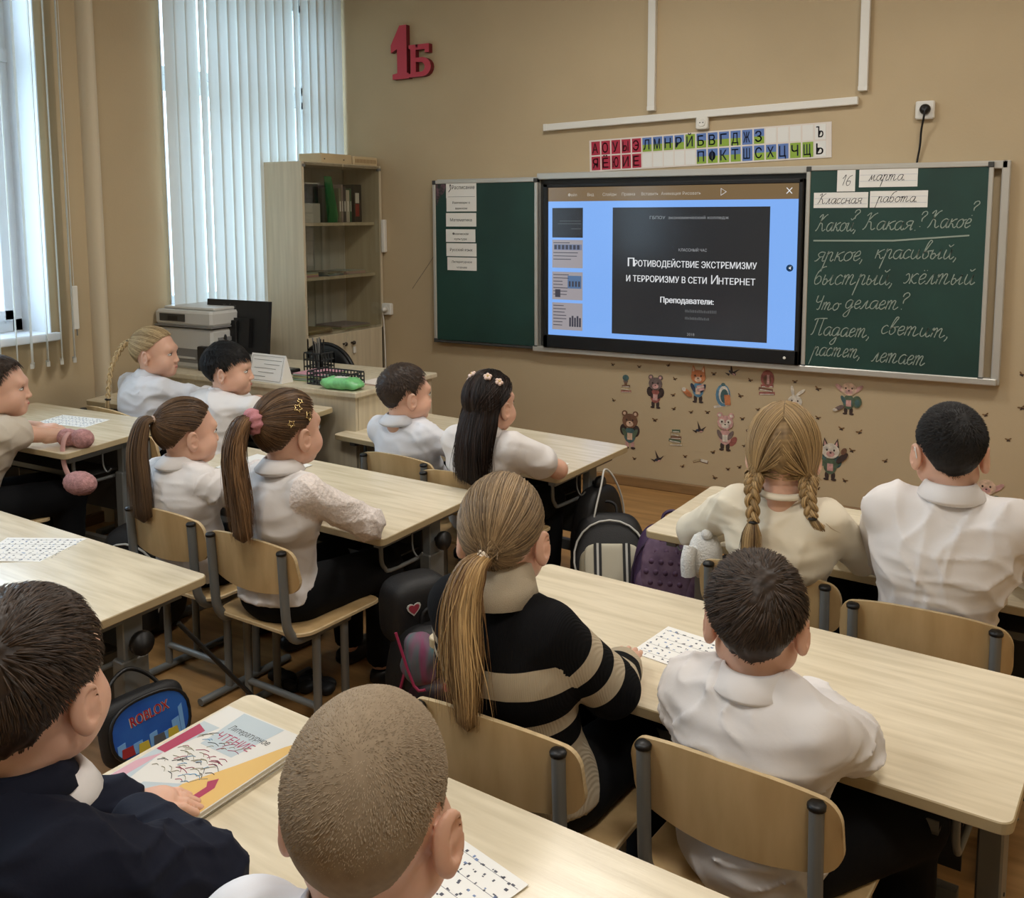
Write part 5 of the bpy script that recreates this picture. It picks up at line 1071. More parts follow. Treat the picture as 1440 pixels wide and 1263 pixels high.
def head_prims(F, sc=1.0, female=False):
    F.ell((0, -.014, .022), (.0680, .092, .082), .01)
    F.ell((0, .028, -.030), (.054, .058, .074), .03); F.ell((0, .058, -.086), (.026, .024, .020), .03)
    for s in (-1, 1):
        F.ell((s*.036, .048, -.046), (.028, .030, .030), .02); F.ell((s*.048, .006, -.062), (.018, .030, .022), .03)
    F.cap((-.030, .073, .014), (.030, .073, .014), .009, .009, .025)
    for s in (-1, 1): F.ell((s*.031, .094, -.008), (.017, .014, .011), .012, op='s')
    F.cap((0, .080, -.006), (0, .094, -.036), .0055, .0080, .012)
    for s in (-1, 1): F.ell((s*.009, .090, -.040), (.007, .008, .006), .005)
    F.cap((-.015, .082, -.062), (.015, .082, -.062), .0055, .0055, .006); F.cap((-.012, .081, -.071), (.012, .081, -.071), .006, .006, .006)
    F.cap((-.020, .090, -.0665), (.020, .090, -.0665), .0016, .0016, .003, op='s')
    for s in (-1, 1):
        a = s*.60; rot = ((math.cos(a), math.sin(a), 0), (-math.sin(a), math.cos(a), 0), (0, 0, 1))
        c = npv(s*.0785, -.016, -.018)
        F.ell(c, (.0075, .019, .031), .005, rot); F.cap(c+npv(-s*.006, 0, -.018), c+npv(-s*.003, .004, -.028), .009, .007, .006)
        F.ell(c+npv(s*.0065, .004, .002), (.0055, .0115, .020), .004, rot, op='s'); F.cap(c+npv(-s*.008, .006, 0), c+npv(-s*.010, .004, .006), .012, .010, .008)
    F.cap((0, -.022, -.055), (0, -.036, -.118), .041, .041, .025)
_hf = Fld((-.105, -.125, -.165), (.105, .125, .120), .0028); head_prims(_hf); HV, HQ = _hf.mesh(); del _hf
def scalpR(D):
    """distance from hair centre to scalp surface along unit directions D (n,3)"""
    t = np.full(len(D), .13)
    for it in range(14):
        P = HC+D*t[:, None]
        def el(c, r):
            q = P-np.array(c); r = np.array(r); k0 = np.linalg.norm(q/r, axis=1); k1 = np.linalg.norm(q/r**2, axis=1)+1e-9; return k0*(k0-1)/k1
        d = el((0, -.014, .022), (.0680, .092, .082)); e = el((0, .028, -.030), (.054, .058, .074)); h = np.clip(.5+.5*(d-e)/.03, 0, 1); d = d*(1-h)+e*h-.03*h*(1-h)
        a, b = npv(0, -.022, -.055), npv(0, -.042, -.155); ba = b-a; q = P-a; tt = np.clip(q@ba/(ba@ba), 0, 1); n = np.linalg.norm(q-tt[:, None]*ba, axis=1)-.042; h = np.clip(.5+.5*(d-n)/.02, 0, 1); d = d*(1-h)+n*h-.02*h*(1-h)
        t = t-d*.85
    return t
def dirs(az, el): return np.stack([np.sin(az)*np.cos(el), np.cos(az)*np.cos(el), np.sin(el)], -1)
def hairline(az, kind):
    a = np.abs(np.degrees((az+np.pi) % (2*np.pi)-np.pi))
    if kind == 'boy': return np.interp(a, [0, 30, 55, 70, 82, 92, 104, 118, 140, 180], [34, 33, 20, 2, -18, -4, 2, -20, -50, -57])
    if kind == 'bang': return np.interp(a, [0, 35, 55, 70, 82, 92, 104, 118, 140, 180], [14, 16, 12, 0, -18, -4, 2, -20, -50, -57])
    return np.interp(a, [0, 30, 55, 75, 88, 98, 112, 140, 180], [33, 31, 20, 2, -8, 0, -16, -42, -48])
def nz2(D, f, seed):
    rr = np.random.RandomState(seed); v = 0
    for i in range(5): k = rr.normal(size=3)*f; v = v+np.sin(D@k+rr.rand()*6)
    return v/5
def hair_cap(T, kind, seed, clump=.002, topx=1.0, nA=150, nE=96):
    az = np.linspace(-np.pi, np.pi, nA, endpoint=False); el = np.linspace(np.radians(-68), np.pi/2-.001, nE); A, E = np.meshgrid(az, el); D = dirs(A.ravel(), E.ravel()); R = scalpR(D)
    hl = hairline(A.ravel(), kind); e = np.degrees(E.ravel()); m = np.clip((e-hl+3*nz2(D, 12, seed))/9, 0, 1); m = m*m*(3-2*m)
    th = T*(.55+.45*np.clip((e+20)/70, 0, 1)*topx+.0)*m+clump*nz2(D, 22, seed+1)*m-.006*(1-m)
    P = HC+D*(R+th)[:, None]; idx = np.arange(nA*nE).reshape(nE, nA); Q = np.stack([idx[:-1], np.roll(idx, -1, 1)[:-1], np.roll(idx, -1, 1)[1:], idx[1:]], -1).reshape(-1, 4)
    keep = m[Q].max(1) > 0; tint = .35+.25*nz2(D, 30, seed+2)
    return P, Q[keep], tint
def ribbons(paths, w, tint, nrm=None, taper=True):
    """paths (n,k,3) -> crossed flat strands"""
    n, k, _ = paths.shape; T = np.gradient(paths, axis=1); T /= np.linalg.norm(T, axis=2, keepdims=True)+1e-9
    if nrm is None: nrm = paths-HC
    S = np.cross(T, nrm); S /= np.linalg.norm(S, axis=2, keepdims=True)+1e-9; N2 = np.cross(S, T)
    wd = np.full((n, 1, 1), 1.0)*w if np.isscalar(w) else np.asarray(w).reshape(n, 1, 1)
    tp = np.ones(k) if not taper else np.clip(np.minimum(1.0, (1-np.linspace(0, 1, k))*3+.12), 0, 1); wd = wd*tp[None, :, None]
    V = np.stack([paths-S*wd/2, paths+N2*wd*.35, paths+S*wd/2], 2)  # n,k,3,3
    idx = np.arange(n*k*3).reshape(n, k, 3); Q = np.concatenate([np.stack([idx[:, :-1, a], idx[:, :-1, a+1], idx[:, 1:, a+1], idx[:, 1:, a]], -1).reshape(-1, 4) for a in (0, 1)])
    tt = np.repeat(np.asarray(tint), k*3); return V.reshape(-1, 3), Q, tt
def cat3(parts):
    V = []; Q = []; T = []; n = 0
    for v, q, t in parts: V.append(v); Q.append(q+n); T.append(t); n += len(v)
    return np.concatenate(V), np.concatenate(Q), np.concatenate(T)
def short_hair(T, kind, seed, n=2600, length=.022, lift=.25, w=.0016, clump=.0022, whorl=(math.pi*.9, math.radians(40)), fwd=.0, topx=1.0):
    rr = np.random.RandomState(seed); parts = [hair_cap(T, kind, seed, clump, topx)]
    az = rr.uniform(-np.pi, np.pi, n*2); el = np.arcsin(rr.uniform(-.82, 1, n*2)); ok = np.degrees(el) > hairline(az, kind)+3+3*nz2(dirs(az, el), 12, seed); az, el = az[ok][:n], el[ok][:n]
    D = dirs(az, el); W = dirs(np.array([whorl[0]]), np.array([whorl[1]]))[0]
    fl = D-W; fl = fl-(fl*D).sum(1)[:, None]*D; fl += .35*np.cross(D, W); fl += npv(0, fwd, -.15); fl -= (fl*D).sum(1)[:, None]*D; fl /= np.linalg.norm(fl, axis=1)[:, None]+1e-6
    fl += .5*nz2(D, 14, seed+5)[:, None]*np.cross(D, fl); fl /= np.linalg.norm(fl, axis=1)[:, None]+1e-6
    L = length*rr.uniform(.6, 1.2, n if len(D) == n else len(D)); k = 4; P = []
    short = np.clip((np.degrees(el)+45)/60, .25, 1); L = L*short
    R0 = scalpR(D)+T*.35*short
    for i in range(k):
        s = i/(k-1); d2 = D+fl*(L*s/.09)[:, None]; d2 /= np.linalg.norm(d2, axis=1)[:, None]; P.append(HC+d2*(R0+L*lift*s+T*.45*np.sin(s*2)*short)[:, None])
    parts.append(ribbons(np.stack(P, 1), w, rr.uniform(.1, .95, len(D)))); return cat3(parts)
def slick(tie, T, kind, seed, n=1500, k=9, w=.0016, part=None):
    """hair drawn from the hairline to a tie point"""
    rr = np.random.RandomState(seed); parts = [hair_cap(T*.8, kind, seed, .0012)]
    az = rr.uniform(-np.pi, np.pi, n); el0 = np.radians(hairline(az, kind)+2+rr.uniform(0, 60, n)*(rr.rand(n) < .45)); D = dirs(az, np.minimum(el0, 1.5)); tie = np.array(tie); Td = (tie-HC)/np.linalg.norm(tie-HC)
    om = np.arccos(np.clip(D@Td, -1, .999)); P = []
    off = rr.uniform(.3, 1.15, n); bend = rr.normal(size=(n, 3))*.03; ends = tie+rr.normal(size=(n, 3))*.007; tR = np.linalg.norm(tie-HC)
    for i in range(k):
        s = i/(k-1); a = np.sin((1-s)*om)/np.sin(om); b = np.sin(s*om)/np.sin(om); d = D*a[:, None]+Td*b[:, None]+bend*math.sin(s*3.1); d /= np.linalg.norm(d, axis=1)[:, None]
        r = scalpR(d)+T*off; r = r*(1-s**4)+np.maximum(tR, r)*s**4; P.append(HC+d*r[:, None])
    P = np.stack(P, 1); P[:, -1] = ends
    parts.append(ribbons(P, w, np.clip(.45+.35*nz2(D, 9, seed+3)+rr.uniform(-.3, .3, n), 0, 1), taper=False)); return cat3(parts)
def tail(curve, rad, seed, n=420, k=18, w=.0022, flat=.75, wave=.0, spread=1.0, side=(1, 0, 0)):
    """bundle of strands along a curve; rad = radius profile list"""
    rr = np.random.RandomState(seed); C = np.array([tuple(p) for p in catmull(curve, 8)]); u = np.linspace(0, 1, len(C)); s = np.linspace(0, 1, k)
    cc = np.stack([np.interp(s, u, C[:, d]) for d in range(3)], -1); T = np.gradient(cc, axis=0); T /= np.linalg.norm(T, axis=1)[:, None]
    sd = np.array(side, float); A = sd-(T@sd)[:, None]*T; A /= np.linalg.norm(A, axis=1)[:, None]; B = np.cross(T, A); R = np.interp(s, np.linspace(0, 1, len(rad)), rad)
    parts = []
    th = rr.uniform(0, 2*np.pi, n); q = np.sqrt(rr.uniform(.25, 1, n)); ln = rr.uniform(.82, 1.0, n); P = np.zeros((n, k, 3)); fly = rr.normal(size=n)*.010*spread*(rr.rand(n) < .25); ln = np.where(rr.rand(n) < .3, ln*rr.uniform(.75, 1, n), ln); ph = rr.uniform(0, 6, n); f = rr.uniform(.6, 1.4, n)
    for i in range(k):
        si = s[i]*ln; ci = np.stack([np.interp(si, s, cc[:, d]) for d in range(3)], -1); Ai = np.stack([np.interp(si, s, A[:, d]) for d in range(3)], -1); Bi = np.stack([np.interp(si, s, B[:, d]) for d in range(3)], -1); Ri = np.interp(si, s, R)*q
        wv = wave*np.sin(9*f*s[i]+ph)*s[i]; P[:, i] = ci+(fly*s[i]**2)[:, None]*Ai+Ai*(np.cos(th)*Ri+wv)[:, None]+Bi*(np.sin(th)*Ri*flat+wv*.5)[:, None]
    nr = np.repeat((np.cos(th)[:, None]*A.mean(0)+np.sin(th)[:, None]*B.mean(0))[:, None, :], k, 1)+1e-3
    parts.append(ribbons(P, w, np.clip(.45+.28*np.sin(3*th+seed)+rr.uniform(-.3, .3, n), 0, 1), nr))
    m = 14; V = []; 
    for i in range(k):
        for j in range(m): a = 2*np.pi*j/m; g = 1+.10*math.sin(5*a+i*.3); V.append(cc[i]+A[i]*math.cos(a)*R[i]*.80*g*(1 if i < k-1 else .1)+B[i]*math.sin(a)*R[i]*.80*flat*g*(1 if i < k-1 else .1))
    I = np.arange(k*m).reshape(k, m); Q = np.stack([I[:-1], np.roll(I, -1, 1)[:-1], np.roll(I, -1, 1)[1:], I[1:]], -1).reshape(-1, 4)
    parts.append((np.array(V), Q, np.full(k*m, .22))); return cat3(parts)
def braid(curve, r, turns, seed, side=(1, 0, 0)):
    C = np.array([tuple(p) for p in catmull(curve, 24)]); k = len(C); T = np.gradient(C, axis=0); T /= np.linalg.norm(T, axis=1)[:, None]; sd = np.array(side, float); A = sd-(T@sd)[:, None]*T; A /= np.linalg.norm(A, axis=1)[:, None]; B = np.cross(T, A); parts = []
    rr = np.random.RandomState(seed); sc = np.linspace(1, .6, k)
    for b in range(3):
        t = np.linspace(0, turns*2*np.pi, k)+b*2*np.pi/3; P = C+A*(np.sin(t)*r*.85*sc)[:, None]+B*(np.sin(2*t)*r*.45*sc)[:, None]
        n = 26; th = rr.uniform(0, 2*np.pi, n); rad = r*.52
        tt = np.gradient(P, axis=0); tt /= np.linalg.norm(tt, axis=1)[:, None]; A2 = A-(A*tt).sum(1)[:, None]*tt; A2 /= np.linalg.norm(A2, axis=1)[:, None]; B2 = np.cross(tt, A2)
        m = 10; V = [P[i]+(A2[i]*math.cos(2*np.pi*j/m)+B2[i]*math.sin(2*np.pi*j/m))*rad*.95*sc[i] for i in range(k) for j in range(m)]; I = np.arange(k*m).reshape(k, m)
        parts.append((np.array(V), np.stack([I[:-1], np.roll(I, -1, 1)[:-1], np.roll(I, -1, 1)[1:], I[1:]], -1).reshape(-1, 4), np.full(k*m, .3)))
        PP = P[None]+(A2[None]*np.cos(th)[:, None, None]+B2[None]*np.sin(th)[:, None, None])*rad*sc[None, :, None]; NRm = (A2[None]*np.cos(th)[:, None, None]+B2[None]*np.sin(th)[:, None, None])
        parts.append(ribbons(PP, .0022, rr.uniform(.2, .9, n), NRm, False))
    return cat3(parts)
def torus(c, n, R, r, fl=1.0, m1=24, m2=10, bumps=0):
    n = Vector(n).normalized(); a = n.orthogonal().normalized(); b = n.cross(a); V = []; c = Vector(c)
    for i in range(m1):
        u = 2*math.pi*i/m1; d = a*math.cos(u)+b*math.sin(u); rr_ = r*(1+.18*math.sin(bumps*u)) if bumps else r
        for j in range(m2): w = 2*math.pi*j/m2; V.append(c+d*(R+rr_*math.cos(w))+n*(rr_*fl*math.sin(w)))
    I = np.arange(m1*m2).reshape(m1, m2); Q = np.stack([I, np.roll(I, -1, 1), np.roll(np.roll(I, -1, 1), -1, 0), np.roll(I, -1, 0)], -1).reshape(-1, 4)[:, ::-1]; return np.array([tuple(v) for v in V]), Q
def person(label, chair, head, gaze, hair, hm, shirt_mat, seat=.335, scale=1.0, armR=None, armL=None, sleeve='long', res=.0065, collar='shirt', hem=.03, twist=0, wr=(.0035, 42), pants=M_BLACKC, bulk=.012, hs=1.0, fingers=(0, 0), stripes=False, extras=None, seed=1, group=None, sleeve_lace=False, shade=None, look=0, knee=(0, 0), hipx=0, hipy=0):
    """chair=(x,y,yaw), head = head centre in world, gaze = yaw of head (world, 0 = towards the front wall) and pitch, arms = (elbow, wrist) in world"""
    cx, cy, yaw = chair; cyw, syw = math.cos(-yaw), math.sin(-yaw)
    def loc(p): x, y = p[0]-cx, p[1]-cy; return npv(x*cyw-y*syw, x*syw+y*cyw, p[2])
    H = loc(head); s = scale; seatz = seat
    gy, gp = gaze[0]-yaw, gaze[1]; Rh = np.array(Matrix.Rotation(gy, 3, 'Z') @ Matrix.Rotation(gp, 3, 'X'))*hs
    pel = npv(hipx, .0+hipy, seatz+.075); Nb = H+Rh@npv(0, -.036, -.096); up = (Nb-pel); up /= np.linalg.norm(up)
    tw = twist; ct, st = math.cos(tw), math.sin(tw); rx = npv(ct, st, 0); fw = npv(-st, ct, 0)
    sh = .112*s; SR = Nb+rx*sh-up*.056*s-fw*.004; SL = Nb-rx*sh-up*.056*s-fw*.004
    if armR is None: armR = (None, None)
    E_, W_ = {}, {}
    for k_, arm, S0, sg in (('R', armR, SR, 1), ('L', armL if armL else (None, None), SL, -1)):
        e = loc(arm[0]) if arm[0] is not None else S0+rx*sg*.05+fw*.12-npv(0, 0, .16); w = loc(arm[1]) if arm[1] is not None else e-rx*sg*.15+fw*.07+npv(0, 0, .0)
        E_[k_], W_[k_] = e, w
    kneeR = npv(.085+(knee[0]), .33*s+knee[1], seatz+.045); kneeL = npv(-.085, .33*s, seatz+.045); ankR = npv(.09+knee[0]*1.0, .31*s+knee[1], .07); ankL = npv(-.09, .35*s, .07)
    cst = pel+(Nb-pel)*.66-fw*.004
    def torso(F, g, k=.03):
        F.ell(pel+npv(0, -.01, -.005), (.118*s+g, .095*s+g, .085*s+g), k); F.cap(pel+up*.03, cst, .092*s+g, .102*s+g, k, ((fw), .80))
        F.cap(cst+up*.01-rx*.035*s, cst+up*.01+rx*.035*s, .094*s+g, None, k, (fw, .82)); cc_ = Nb-up*.066; F.cap(SR-rx*.012, cc_, .042*s+g*.8, .046*s+g*.5, .02); F.cap(SL+rx*.012, cc_, .042*s+g*.8, .046*s+g*.5, .02); F.cap(Nb-up*.070, Nb-up*.030, .058*s+g*.8, .043*s+g*.4, .018)
        for sg_ in (-1, 1): F.cap(Nb-up*.034+rx*sg_*.018, Nb-up*.050+rx*sg_*.072*s, .026*s+g*.3, .026*s+g*.6, .018)
    def arm(F, key, g, k=.014, upto=1.0, g2=None):
        S0 = {'R': SR, 'L': SL}[key]; e, w = E_[key], W_[key]; g2 = g if g2 is None else g2
        F.cap(S0, e, .040*s+g, .033*s+g2, k); w2 = e+(w-e)*upto
        F.cap(e, w2, .033*s+g2, (.033+(.0225-.033)*upto)*s+g2*.9, k)
    # body ------------------------------------------------------
    pts = np.array([pel-.15, pel+.15, SR, SL, E_['R'], E_['L'], W_['R'], W_['L'], Nb, kneeR, kneeL, ankR, ankL]); lo = pts.min(0)-.09; hi = pts.max(0)+.09; lo[2] = 0.0
    F = Fld(lo, hi, .008); torso(F, -.004)
    for q in 'RL': arm(F, q, 0)
    for kn, an, sg in ((kneeR, ankR, 1), (kneeL, ankL, -1)):
        F.cap(pel+npv(sg*.065, .02, -.02), kn, .066*s, .048*s, .02); F.cap(kn, an, .046*s, .030*s, .012); F.cap(an+npv(0, -.01, -.035), an+npv(sg*.01, .10, -.045), .026, .022, .012)
    F.cap(Nb-up*.03, Nb+(H-Nb)*.5, .040*s, .038*s, .015)
    V, Q = F.mesh(); parts = [(V, Q)]
    parts.append((HV@Rh.T+H, HQ))
    for key, sg in (('R', 1), ('L', -1)):
        e, w = E_[key], W_[key]; d = w-e; d[2] *= .3; d /= np.linalg.norm(d); nn = npv(0, 0, 1); sd = np.cross(d, nn)*1.0
        fg = .4 if fingers[0 if key == 'R' else 1] == 0 else .12
        HF = Fld(w-.115, w+.115, .0030); HF.cap(w-d*.05, w, .0265*s, .0215*s, .006)
        HF.cap(w, w+d*.045*s, .0225*s, .0270*s, .010, (nn, .55)); th_s = -sg  # thumb towards the body midline side
        sdir = sd if np.dot(sd, npv(-sg, 0, 0)) > 0 else -sd
        for fi, (o_, L_, r_) in enumerate(((.0195, .040, .0066), (.0070, .046, .0070), (-.0060, .043, .0068), (-.0180, .033, .0060))):
            b0 = w+d*.055*s+sdir*o_*s; m1 = b0+(d*math.cos(fg*.5)-nn*math.sin(fg*.5))*L_*.55*s+sdir*o_*.10; m2 = m1+(d*math.cos(fg*1.4)-nn*math.sin(fg*1.4))*L_*.50*s
            HF.cap(w+d*.03*s+sdir*o_*.8*s, b0, r_*1.05*s, r_*1.05*s, .004); HF.cap(b0, m1, r_*1.05*s, r_*.95*s, .002); HF.cap(m1, m2, r_*.95*s, r_*.8*s, .002)
        t0 = w+d*.012*s+sdir*.018*s; t1 = t0+(d*.7+sdir*.7)*.026*s-nn*.002; t2 = t1+(d*.95+sdir*.25)*.022*s; HF.cap(t0, t1, .0090*s, .0080*s, .006); HF.cap(t1, t2, .0078*s, .0066*s, .002)
        parts.append(HF.mesh())
    n = 0; VV = []; QQ = []
    for v, q in parts: VV.append(v); QQ.append(q+n); n += len(v)
    body = npmesh('person', np.concatenate(VV), np.concatenate(QQ), [M_SKIN], loc=(cx, cy, 0), rz=yaw, label=label, cat='person', group=group)
    def hx(V): return V@Rh.T+H
    # face details
    for sg in (-1, 1):
        m = MB(); c = hx(npv(sg*.031, .0705, -.0075)[None])[0]; XR = Matrix([[float(v) for v in r_] for r_ in (Rh/hs)]); m.ball(tuple(c), (.0125*hs, .0110*hs, .0062*hs), M_EYE, 16, XR); g_ = hx(npv(sg*.0305, .0795, -.0075)[None])[0]; m.ball(tuple(g_), (.0052*hs, .0028*hs, .0054*hs), M_IRIS, 12, XR); lid = [hx(npv(sg*x, y, z)[None])[0] for x, y, z in ((.0185, .0765, -.0075), (.024, .0815, -.0025), (.031, .0830, -.0005), (.038, .0790, -.0025), (.0435, .0715, -.0075))]; m.tube([tuple(q) for q in lid], .0011, M_IRIS, n=5, sub=2); m.build('eye', body)
        a = [hx(npv(sg*x, y, z)[None])[0] for x, y, z in ((.014, .0835, .013), (.030, .0825, .018), (.044, .0725, .013))]; m = MB(); m.tube([tuple(q) for q in a], [.0016, .0022, .0012], hm, n=6, sub=3); m.build('eyebrow', body)
    m = MB(); m.tube([tuple(hx(npv(x, y, z)[None])[0]) for x, y, z in ((-.017, .0835, -.0665), (-.008, .0880, -.0645), (0, .0888, -.0655), (.008, .0880, -.0645), (.017, .0835, -.0665))], [.0012, .0030, .0034, .0030, .0012], M_LIP, n=6, sub=2); m.build('lips', body)
    # hair
    hv, hq, ht = hair; 
    npmesh('hair', hx(hv), hq, [hm], body, attrs={'tint': ht})
    # clothes ----------------------------------------------------
    g = bulk; lo = np.array([pel, SR, SL, E_['R'], E_['L'], W_['R'], W_['L'], Nb]).min(0)-.10; hi = np.array([pel, SR, SL, E_['R'], E_['L'], W_['R'], W_['L'], Nb]).max(0)+.10; lo[2] = seatz+hem-.02; hi[2] = Nb[2]+.03
    lo[:2] = np.minimum(lo[:2], pel[:2]-.16)
    F = Fld(lo, hi, res); torso(F, g)
    up_ = 1.0
    for q in 'RL':
        if sleeve == 'long': arm(F, q, g*.75, .016, .93, g*1.0)
        else:
            S0 = {'R': SR, 'L': SL}[q]; e = E_[q]; F.cap(S0, S0+(e-S0)*.62, .046*s+g*.8, .046*s+g, .016)
    F.wrinkle(wr[0], wr[1], seed)
    F.cap(Nb-up*{'rib': .016, 'round': -.008}.get(collar, .002), Nb+(H-Nb)*.55, .043*s, .050*s, .004, op='s'); F.plane((0, 0, -1), -(seatz+hem))
    V, Q = F.mesh(); attrs = {}
    if stripes:
        dT = (V-pel)@up
        LT = np.linalg.norm(Nb-pel); q_ = LT-dT; 
        def bandf(x, ed):
            ed = np.array(ed); i = np.searchsorted(ed, x); dist = np.abs(x[:, None]-ed[None]).min(1); return .5+np.where(i % 2 == 0, -1, 1)*np.minimum(dist*20, .45)
        band = bandf(q_, [.100, .155, .215, .245, .285])
        for key in 'RL':
            S0 = {'R': SR, 'L': SL}[key]; e, w = E_[key], W_[key]
            for (a, b, base) in ((S0, e, 0), (e, w, np.linalg.norm(e-S0))):
                L_ = np.linalg.norm(b-a); t = np.clip((V-a)@(b-a)/L_, 0, L_); dd = np.linalg.norm(V-a-t[:, None]*(b-a)/L_, axis=1)
                msk = (dd < .058*s)&(np.abs((V-Nb)@rx) > sh*.86) & ((t > .01)|(base > 0)); band[msk] = bandf(base+t[msk], [.05+.036*i_ for i_ in range(14)])
        attrs['band'] = band
    mats = [shirt_mat]; fm = None
    if sleeve_lace:
        c = V[Q].mean(1); fm = np.zeros(len(Q), int)
        for key in 'RL':
            S0 = {'R': SR, 'L': SL}[key]
            for a, b in ((S0, E_[key]), (E_[key], W_[key])):
                L_ = np.linalg.norm(b-a); t = np.clip((c-a)@(b-a)/L_, 0, L_); dd = np.linalg.norm(c-a-t[:, None]*(b-a)/L_, axis=1); fm[(dd < .062)&(np.abs((c-Nb)@rx) > sh*.92)] = 1
        mats = [shirt_mat, M_LACE]
    npmesh('sweater' if stripes else 'shirt', V, Q, mats, body, attrs=attrs, fmat=fm)
    if collar:
        # folded collar: swept profile round the neck
        n = 30; V = []; hgt = {'shirt': .024, 'round': .010, 'rib': .055, 'polo': .028}[collar]; prof = [(.0, -.022), (.000, .020), (.002, .024), (.006, .021), (.020, -.008), (.015, -.014)] if collar in ('shirt', 'polo') else ([(0, -.015), (-.001, hgt), (.004, hgt+.004), (.010, hgt), (.016, hgt*.3), (.024, -.014)] if collar == 'rib' else [(0, -.004), (0, .006), (.004, .008), (.008, .004), (.008, -.006)])
        nk = H-Nb; nk /= np.linalg.norm(nk); 
        for i in range(n):
            a = 2*math.pi*i/n; d = rx*math.sin(a)+fw*math.cos(a); drop = -.012*max(0, math.cos(a))
            for pr_, pz in prof: V.append(Nb+up*.004+nk*(pz*(1 if collar != 'shirt' else 1-.25*max(0, math.cos(a))))+npv(0, 0, drop)+d*(.0425*s+.0015+pr_+(.006 if collar == 'rib' else 0)+(.004*(1-pz/hgt) if collar == 'shirt' else .006*(1-max(0, pz)/hgt))))
        m_ = len(prof); I = np.arange(n*m_).reshape(n, m_); Q = np.stack([I, np.roll(I, -1, 0), np.roll(np.roll(I, -1, 0), -1, 1), np.roll(I, -1, 1)], -1).reshape(-1, 4)
        npmesh('collar', np.array(V), Q, [M_RIB if collar == 'rib' else shirt_mat], body)
    if sleeve == 'long':
        for key in 'RL':
            e, w = E_[key], W_[key]; d = Vector(w-e).normalized(); v, q = torus(w-np.array(d)*.012, d, .0245*s, .0055, 2.2); npmesh('cuff', v, q, [M_RIB if stripes else shirt_mat], body)
    F = Fld(np.minimum(pel-.17, np.minimum(ankL, kneeL)-.10), np.maximum(pel+.17, np.maximum(ankR, kneeR)+.10), .010)
    F.ell(pel+npv(0, -.01, -.01), (.124*s, .100*s, .088*s), .02)
    for kn, an, sg in ((kneeR, ankR, 1), (kneeL, ankL, -1)): F.cap(pel+npv(sg*.065, .02, -.015), kn, .076*s+(.012 if sg > 0 and knee[0] else 0), .062*s+(.010 if sg > 0 and knee[0] else 0), .02); F.cap(kn, an+npv(0, 0, .02), .058*s, .046*s, .012)
    F.wrinkle(.0025, 36, seed+9); F.plane((0, 0, -1), -.07); F.plane((0, 0, 1), seatz+.135); V, Q = F.mesh(); npmesh('trousers', V, Q, [pants], body)
    for an, sg in ((ankR, 1), (ankL, -1)):
        m = MB(); v_, f_ = supq(.038, .095, .032, .7, .8, 20, 12, lambda p: Vector((p.x*(1+.15*(p.y > 0)), p.y, p.z+.032))); m.add([v+Vector((an[0]+sg*.004, an[1]+.045, 0)) for v in v_], f_, M_BLK, True); m.build('shoe', body)
    if extras: extras(body, hx, dict(Nb=Nb, up=up, fw=fw, rx=rx, SR=SR, SL=SL, E=E_, W=W_, pel=pel, H=H))
    return body
def hair_piece(body, name, hx, V, Q, m, **k): return npmesh(name, hx(np.asarray(V)), Q, [m], body, **k)
def PT(*l): return [Vector(p) for p in l]
# ------------------------------------------------------------------ the pupils
def gz(h, tx=1.45, ty=0): return math.atan2(-(tx-h[0]), ty-h[1])
def chairpos(k, fwd=.02): x, y, a, s = CH[k]; return (x-math.sin(a)*fwd, y+math.cos(a)*fwd, a)
# boy in white shirt, near right desk
h = (2.834, -3.25, .802)
def ex12(b, hx, d):
    m = MB(); P = [d['Nb']+d['rx']*math.sin(a)*.056-d['fw']*math.cos(a)*.054+npv(0, 0, .009) for a in np.linspace(-.5, 1.0, 9)]; m.tube([tuple(p) for p in P], .0022, M_DGREY, n=5); m.build('tie_band', b)
person('boy with short brown hair and white shirt at the near right desk, seen from behind', chairpos('R2R', -.07), h, (gz(h)-.20, -.05),
       short_hair(.012, 'boy', 12, 3400, .030, .22, .0017, .0028), H_SHORT, M_SHIRT, seat=.335, scale=1.03, hs=1.0, armR=((2.985, -3.205, .598), (2.89, -3.075, .588)), armL=((2.72, -3.235, .598), (2.80, -3.095, .590)), res=.005, wr=(.0085, 46), bulk=.018, hem=-.05, seed=12, extras=ex12, twist=-.10, knee=(.11, -.10))
